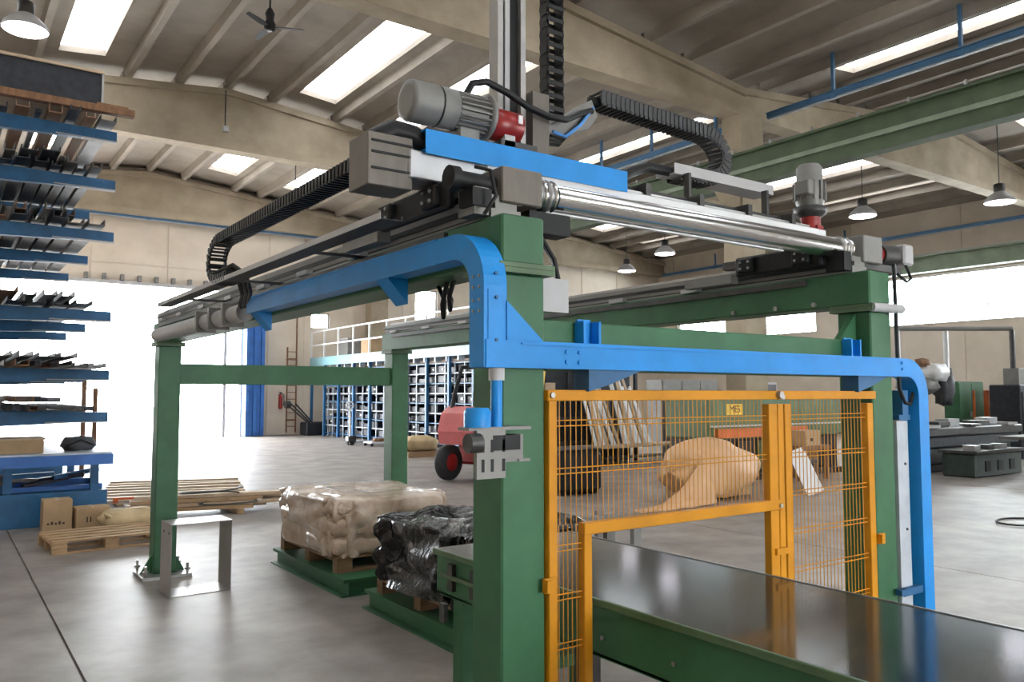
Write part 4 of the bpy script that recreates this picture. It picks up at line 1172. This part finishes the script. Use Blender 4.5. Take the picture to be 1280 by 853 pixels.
carton2.location.z = .70
o = thing('box_stand', 'brown wooden stand under the small cardboard box', 'stand', (12.9, 8.0, 0))
MB().box(12.4, 13.4, 7.45, 7.95, .62, .70).build('top', 'brownwood', o)
for x in (12.42, 13.3):
    for y in (7.48, 7.87):
        MB().box(x, x + .08, y, y + .08, 0, .62).build('leg', 'brownwood', o)
MB().box(12.5, 13.3, 7.7, 7.75, .05, .6).build('back_board', 'brownwood', o)
for k in range(2):
    o = thing('white_panel', ['white board leaning on the stand, taller one', 'white board leaning on the stand, shorter one at right'][k], 'board', (10.75 + .18 * k, 6.15, 0))
    T3 = Matrix.Translation((10.72 + .17 * k, 6.0 + .08 * k, .02)) @ Matrix.Rotation(R(-35), 4, 'Z') @ Matrix.Rotation(R(-22), 4, 'Y') @ Matrix.Rotation(R(-10), 4, 'X')
    MB().box(-.13, .13, -.01, .01, 0, .82 - .08 * k, mtx=T3).build('board', 'white', o)
    MB().box(-.13, .13, -.013, .013, -.004, .012, mtx=T3).build('edge_strip', 'lgrey', o)
o = thing('board_prop', 'low dark trestle behind the leaning white boards', 'trestle', (11.2, 6.9, 0))
MB().box(10.4, 11.9, 6.75, 6.85, .45, .52).build('top_bar', 'dark', o)
for x in (10.5, 11.7):
    MB().box(x, x + .06, 6.70, 6.76, 0, .45).box(x, x + .06, 6.84, 6.9, 0, .45).build('leg', 'dark', o)
# paper wrapped bundle
bp2 = thing('paper_wrapped_bundle', 'large bundle wrapped in crumpled brown paper behind the fence', 'bundle', (8.6, 6.8, 0))
m = MB()
rp_ = random.Random(3); ph = [rp_.uniform(0, 6.28) for _ in range(6)]
def pw(u, v):
    th = u * 2 * math.pi
    x = 7.95 + 2.15 * v
    prof = [(.0, .06), (.03, .7), (.12, .88), (.3, .98), (.55, 1.0), (.75, .86), (.92, .50), (1, .10)]
    for (a, ra), (b, rb) in zip(prof, prof[1:]):
        if a <= v <= b + 1e-6: r = ra + (rb - ra) * (v - a) / (b - a); break
    w_ = 1 + .05 * math.sin(3 * th + 4 * v + ph[0]) + .035 * math.sin(5 * th - 9 * v + ph[1])
    z = .5 * r * w_ * math.sin(th) + .50 - .04 * v
    y = 6.75 + .5 * r * w_ * math.copysign(abs(math.cos(th)) ** .8, math.cos(th))
    q = Vector((x, y, z))
    c_ = .09 * (abs(noise.noise(q * 1.5)) + .5 * abs(noise.noise(q * 3.4 + Vector((3, 1, 7))))) - .06
    return (x + .05 * math.sin(3 * th), y + c_ * math.cos(th), max(.015, z + c_ * math.sin(th)))
m.grid(pw, 44, 40, True, True)
m.build('paper_wrap', 'paper', bp2)
MB().grid(lambda u, v: (8.30 - 1.6 * u, 6.32 - .22 * v + .09 * noise.noise(Vector((4 * u, 3 * v, 2))), (.80 * (1 - u) ** 2.6 + .02) * (1 - .96 * v) + .015), 26, 12).build('loose_sheet', 'paper', bp2)
MB().box(8.1, 9.6, 6.5, 7.0, .05, .75).build('core', 'card', bp2)
o = thing('black_tank', 'black round-cornered tank standing behind the fence left end', 'tank', (7.4, 8.5, 0))
MB().box(6.92, 7.9, 8.27, 9.1, .02, .78, bev=.1).build('shell', 'black', o)
MB().box(6.95, 7.87, 8.32, 9.05, .78, .80).build('lid', 'dark', o)
for x in (7.0, 7.7):
    MB().box(x, x + .1, 8.4, 9.0, 0, .03).build('skid', 'dark', o)
# leaning stock and low shelf
sh = thing('low_shelf', 'long low shelf unit under the leaning white profiles', 'shelf', (12.0, 13, 0))
MB().box(9.6, 14.6, 12.3, 13.0, .42, .48).build('shelf_board', 'wood2', sh)
for x in (9.7, 12.0, 14.4):
    for y in (12.35, 12.9):
        MB().box(x, x + .07, y, y + .07, 0, .42).build('leg', 'dark', sh)
MB().box(9.7, 14.5, 12.4, 12.95, .15, .18).build('lower_board', 'dark', sh)
up = thing('upright_stock_rack', 'dark upright frame rack behind the leaning profiles', 'rack', (12.0, 13.6, 0))
for x in (9.0, 9.7, 10.4, 11.1, 11.8, 12.6, 13.4):
    MB().box(x, x + .08, 13.2, 13.28, 0, 2.7).build('upright', 'bundle', up)
for z in (.5, 1.1, 1.7, 2.4):
    MB().box(9.0, 13.48, 13.2, 13.26, z, z + .07).build('cross_bar', 'dark', up)
MB().box(9.0, 13.48, 13.5, 13.54, 0, 2.4).build('back_board', 'bundle', up)
for k in range(15):
    x = 10.95 + k * .15 + rnd.uniform(-.05, .05)
    z1 = rnd.uniform(1.9, 3.0)
    wm = rnd.choice(['white', 'white', 'lgrey', 'alu', 'wood2'])
    o = thing('leaning_profile', '%s profile leaning on the dark upright rack, %s from the left' % ({'white': 'white', 'lgrey': 'light grey', 'alu': 'bare metal', 'wood2': 'wooden'}[wm], ORD[k]), 'profile', (x, 12.7, .48), 'profiles leaning on the upright rack')
    T3 = Matrix.Translation((x + .35, 12.42 + .018 * k, .49)) @ Matrix.Rotation(R(-13), 4, 'X') @ Matrix.Rotation(R(-9 + rnd.uniform(-9, 5)), 4, 'Y')
    ww = rnd.uniform(.025, .06)
    MB().box(-ww, ww, -.02, .02, 0, z1 - .45, mtx=T3).build('bar', wm, o)
    MB().box(-ww * .6, ww * .6, -.012, .012, z1 - .45, z1 - .43, mtx=T3).build('end_plug', 'dark', o)
for k, (x, z) in enumerate(((9.35, 1.2), (9.9, 1.2), (10.2, 1.8))):
    o = thing('stored_part', ['yellow carton on the dark rack, lower left', 'grey part beside the carton on the dark rack', 'pale part higher on the dark rack'][k], 'part', (x, 13.1, z))
    MB().box(x, x + .3, 12.95, 13.19, z, z + .22).build('body', ['label', 'grey', 'wood2'][k], o)  # the carton's body is plain yellow
    MB().box(x - .02, x + .32, 12.93, 13.26, z - .03, z).build('tray', 'dark', o)
o = thing('hanging_jacket', 'orange yellow jacket hanging on the dark upright rack', 'jacket', (10.2, 13.1, 1.9))
pillow((10.05, 13.08, 2.15), (.42, .18, .75), 31, 10, .08, .7).build('body', 'label', o)
MB().path([(9.85, 13.05, 2.4), (9.78, 13.0, 2.1), (9.8, 13.0, 1.85)], .06).build('sleeve', 'label', o)
# benches and monitor in front of side wall
wb = thing('work_bench', 'cluttered work bench under the side wall with tools', 'bench', (17, 12.5, 0))
MB().box(14.6, 18.6, 12.3, 13.1, 1.55, 1.62).build('bench_top', 'wood', wb)
for x in (14.7, 16.6, 18.4):
    for y in (12.35, 12.95):
        MB().box(x, x + .08, y, y + .08, 0, 1.55).build('leg', 'dark', wb)
MB().box(14.7, 18.5, 12.9, 12.95, .1, 1.5).build('back_panel', 'grey', wb)
for k in range(9):
    x = 14.8 + k * .4
    o = thing('bench_tool', 'small tool on the cluttered bench, %s from its left end' % ORD[k], 'tool', (x, 12.5, 1.62), 'tools on the cluttered bench')
    hh = rnd.uniform(.08, .22)
    MB().box(x, x + .2, 12.4, 12.6, 1.62, 1.62 + hh, bev=.02).build('body', rnd.choice(['dark', 'white', 'orange', 'black']), o)
    MB().cyl((x + .1, 12.5, 1.62 + hh), (x + .16, 12.5, 1.70 + hh), .02, n=8).build('knob', 'steel', o)
o = thing('grey_cabinet', 'wide grey cabinet standing behind the cluttered bench', 'cabinet', (15.4, 13.6, 0))
MB().box(14.6, 16.9, 13.4, 14.0, 0, 2.15).build('body', 'grey', o)
for i in range(3):
    MB().box(14.63 + i * .76, 15.35 + i * .76, 13.38, 13.4, .1, 2.1).build('door', 'grey', o)
o = thing('computer_monitor', 'white computer cabinet with dark screen behind the fence', 'monitor', (17.3, 12.4, 1.62))
MB().box(17.0, 17.45, 12.2, 12.6, 1.62, 2.06, bev=.03).build('tower', 'white', o)
MB().box(17.48, 18.15, 12.25, 12.6, 1.68, 2.08, bev=.03).build('casing', 'lgrey', o)
MB().box(17.56, 18.07, 12.235, 12.25, 1.76, 2.02).build('screen', 'screen', o)
# far right machines
mt3 = thing('machine_tool', 'long dark machine tool bed stacked with steel plates', 'machine', (17.5, 6.9, 0))
for (b, mn, nm) in (((16.1, 20.2, 6.9, 8.0, .18, .55), 'blockgreen', 'bed'), ((16.0, 20.4, 6.8, 8.1, .55, .80), 'bundle', 'saddle'), ((15.8, 20.5, 6.75, 8.1, .80, 1.0), 'dark', 'table'), ((16.2, 20.0, 6.95, 7.9, 0, .18), 'dark', 'plinth')):
    MB().box(*b, bev=.03).build(nm, mn, mt3)
for i in range(7):
    x = 15.9 + i * .62
    MB().box(x, x + .5, 6.7 + .1 * (i % 3), 7.2, 1.0 + .03 * (i % 2), 1.06 + .06 * (i % 3)).build('steel_plate', ['alu', 'dark', 'sheet'][i % 3], mt3)
for i in range(4):
    MB().box(16.2 + i * .9, 16.6 + i * .9, 6.84, 6.9, .24, .46).build('access_panel', 'dark', mt3)
o = thing('vice_block', 'heavy grey green vice block on the floor before the machine', 'machine block', (16.9, 5.9, 0))
MB().box(15.9, 18.0, 5.75, 6.45, 0, .50, bev=.03).build('block', 'blockgreen', o)
MB().box(15.85, 18.05, 5.7, 6.5, .50, .56).build('top_plate', 'dark', o)
for i in range(3):
    MB().box(16.3 + i * .55, 16.52 + i * .55, 5.73, 5.75, .12, .34).build('slot', 'black', o)
    MB().box(16.1 + i * .6, 16.35 + i * .6, 5.85, 6.1, .56, .66).build('clamp', 'dark' if i % 2 else 'sheet', o)
o = thing('trestle_table', 'steel trestle with plate at the right picture edge', 'trestle', (17.2, 5.0, 0))
MB().box(16.6, 18.6, 4.9, 5.6, .80, .86).build('top', 'stock', o)
for x in (16.7, 17.6, 18.4):
    MB().box(x, x + .1, 5.0, 5.1, 0, .80).build('leg', 'black', o)
cl_ = thing('covered_drill', 'upright machine draped with white and black cloths', 'machine', (19.9, 9.0, 0))
MB().box(19.45, 20.15, 8.9, 9.6, 0, 1.75, bev=.04).build('column', 'wood2', cl_)
MB().box(19.5, 19.95, 8.88, 8.92, .9, 1.45).build('panel', 'white', cl_)
pillow((19.85, 9.0, 2.0), (1.5, .8, .5), 61, 10, .06, .8).build('machine_head', 'grey', cl_)
pillow((20.05, 8.75, 2.32), (.95, .7, .46), 62, 10, .08, .8).build('white_cloth', 'white', cl_)
pillow((20.55, 8.7, 1.95), (.45, .5, .95), 63, 10, .10, .8).build('black_cloth', 'dkcloth', cl_)
pillow((19.7, 8.8, 2.58), (.5, .3, .22), 64, 8, .1, .8).build('copper_cable', 'brownwood', cl_)
o = thing('green_cabinet', 'green steel cabinet against the side wall panels', 'cabinet', (22.5, 9.1, 0))
MB().box(21.75, 23.2, 8.9, 9.3, 0, 2.1).build('body', 'green', o)
for i in range(2):
    d_ = MB().box(21.78 + i * .71, 22.46 + i * .71, 8.88, 8.9, .08, 2.05).build('door', 'green', o)
    MB().box(22.34 + i * .2, 22.41 + i * .2, 8.85, 8.88, 1.1, 1.25).build('handle', 'steel', d_)
o = thing('wire_cage', 'orange wire cage box between green and black cabinets', 'cage', (22.7, 8.6, 0))
for x in (22.35, 23.0):
    for y in (8.4, 8.75):
        MB().box(x, x + .05, y, y + .05, 0, 1.85).build('corner_post', 'orange', o)
for z in (.4, .85, 1.3, 1.8):
    MB().box(22.35, 23.05, 8.4, 8.44, z, z + .04).build('cage_bar', 'orange', o)
for i in range(5):
    MB().box(22.47 + i * .11, 22.49 + i * .11, 8.41, 8.43, .4, 1.8).build('cage_wire', 'orange', o)
for k, x in enumerate((22.0, 23.3)):
    o = thing('black_cabinet', ['black machine cabinet beside the orange cage', 'black machine cabinet at the right picture edge'][k], 'cabinet', (x, 7.6, 0))
    MB().box(x, x + 1.1, 7.4, 8.2, 0, 2.0 - .15 * k, bev=.03).build('body', 'bundle', o)
    MB().box(x + .08, x + 1.0, 7.38, 7.4, .2, 1.8 - .15 * k).build('door', 'black', o)
    MB().box(x + .2, x + .6, 7.5, 7.9, 2.0 - .15 * k, 2.45 - .25 * k).build('top_unit', 'grey', o)
gp = thing('goalpost_frame', 'grey steel goalpost frame standing before the side wall', 'steel frame', (23.2, 9.7, 0))
A, B = Vector((22.4, 11.0, 3.76)), Vector((25.3, 8.95, 3.76))
def bar3(p, q, r, n, mn='stock'):
    return MB().cyl(p, q, r, n=4).build(n, mn, gp)
bar3(A, B, .085, 'top_beam', 'grey')
bar3((B.x, B.y, 0), (B.x, B.y, 3.72), .085, 'post', 'dark')
bar3((A.x, A.y, 0), (A.x, A.y, 3.72), .085, 'post', 'lgrey')
mid = A.lerp(B, .45)
bar3((mid.x, mid.y + .1, 0), (mid.x, mid.y + .1, 3.72), .085, 'post', 'white')
o = thing('floor_hose', 'thin dark hose ring lying on the floor at right edge', 'hose', (10.3, 2.6, 0))
MB().path([(10.35 + .42 * math.cos(a * .31), 2.55 + .30 * math.sin(a * .31), .014 + .0006 * a) for a in range(22)], .013).build('hose', 'black', o)
MB().cyl((10.77, 2.60, .03), (10.85, 2.66, .03), .02, n=8).build('coupling', 'steel', o)
# small grey trestle seen under the yellow rail
o = thing('steel_trestle', 'small grey steel trestle behind the table seen under yellow rail', 'trestle', (3.4, 3.2, 0))
for (x, y) in ((2.95, 2.7), (3.5, 2.95), (2.95, 3.2), (3.5, 3.45)):
    MB().box(x, x + .09, y, y + .05, 0, .62).build('leg', 'grey', o)
for y in (2.72, 3.22):
    MB().box(2.9, 3.65, y, y + .05, .57, .62).build('top_bar', 'grey', o)
MB().box(2.95, 3.59, 2.95, 3.0, .25, .3).build('stretcher', 'grey', o)
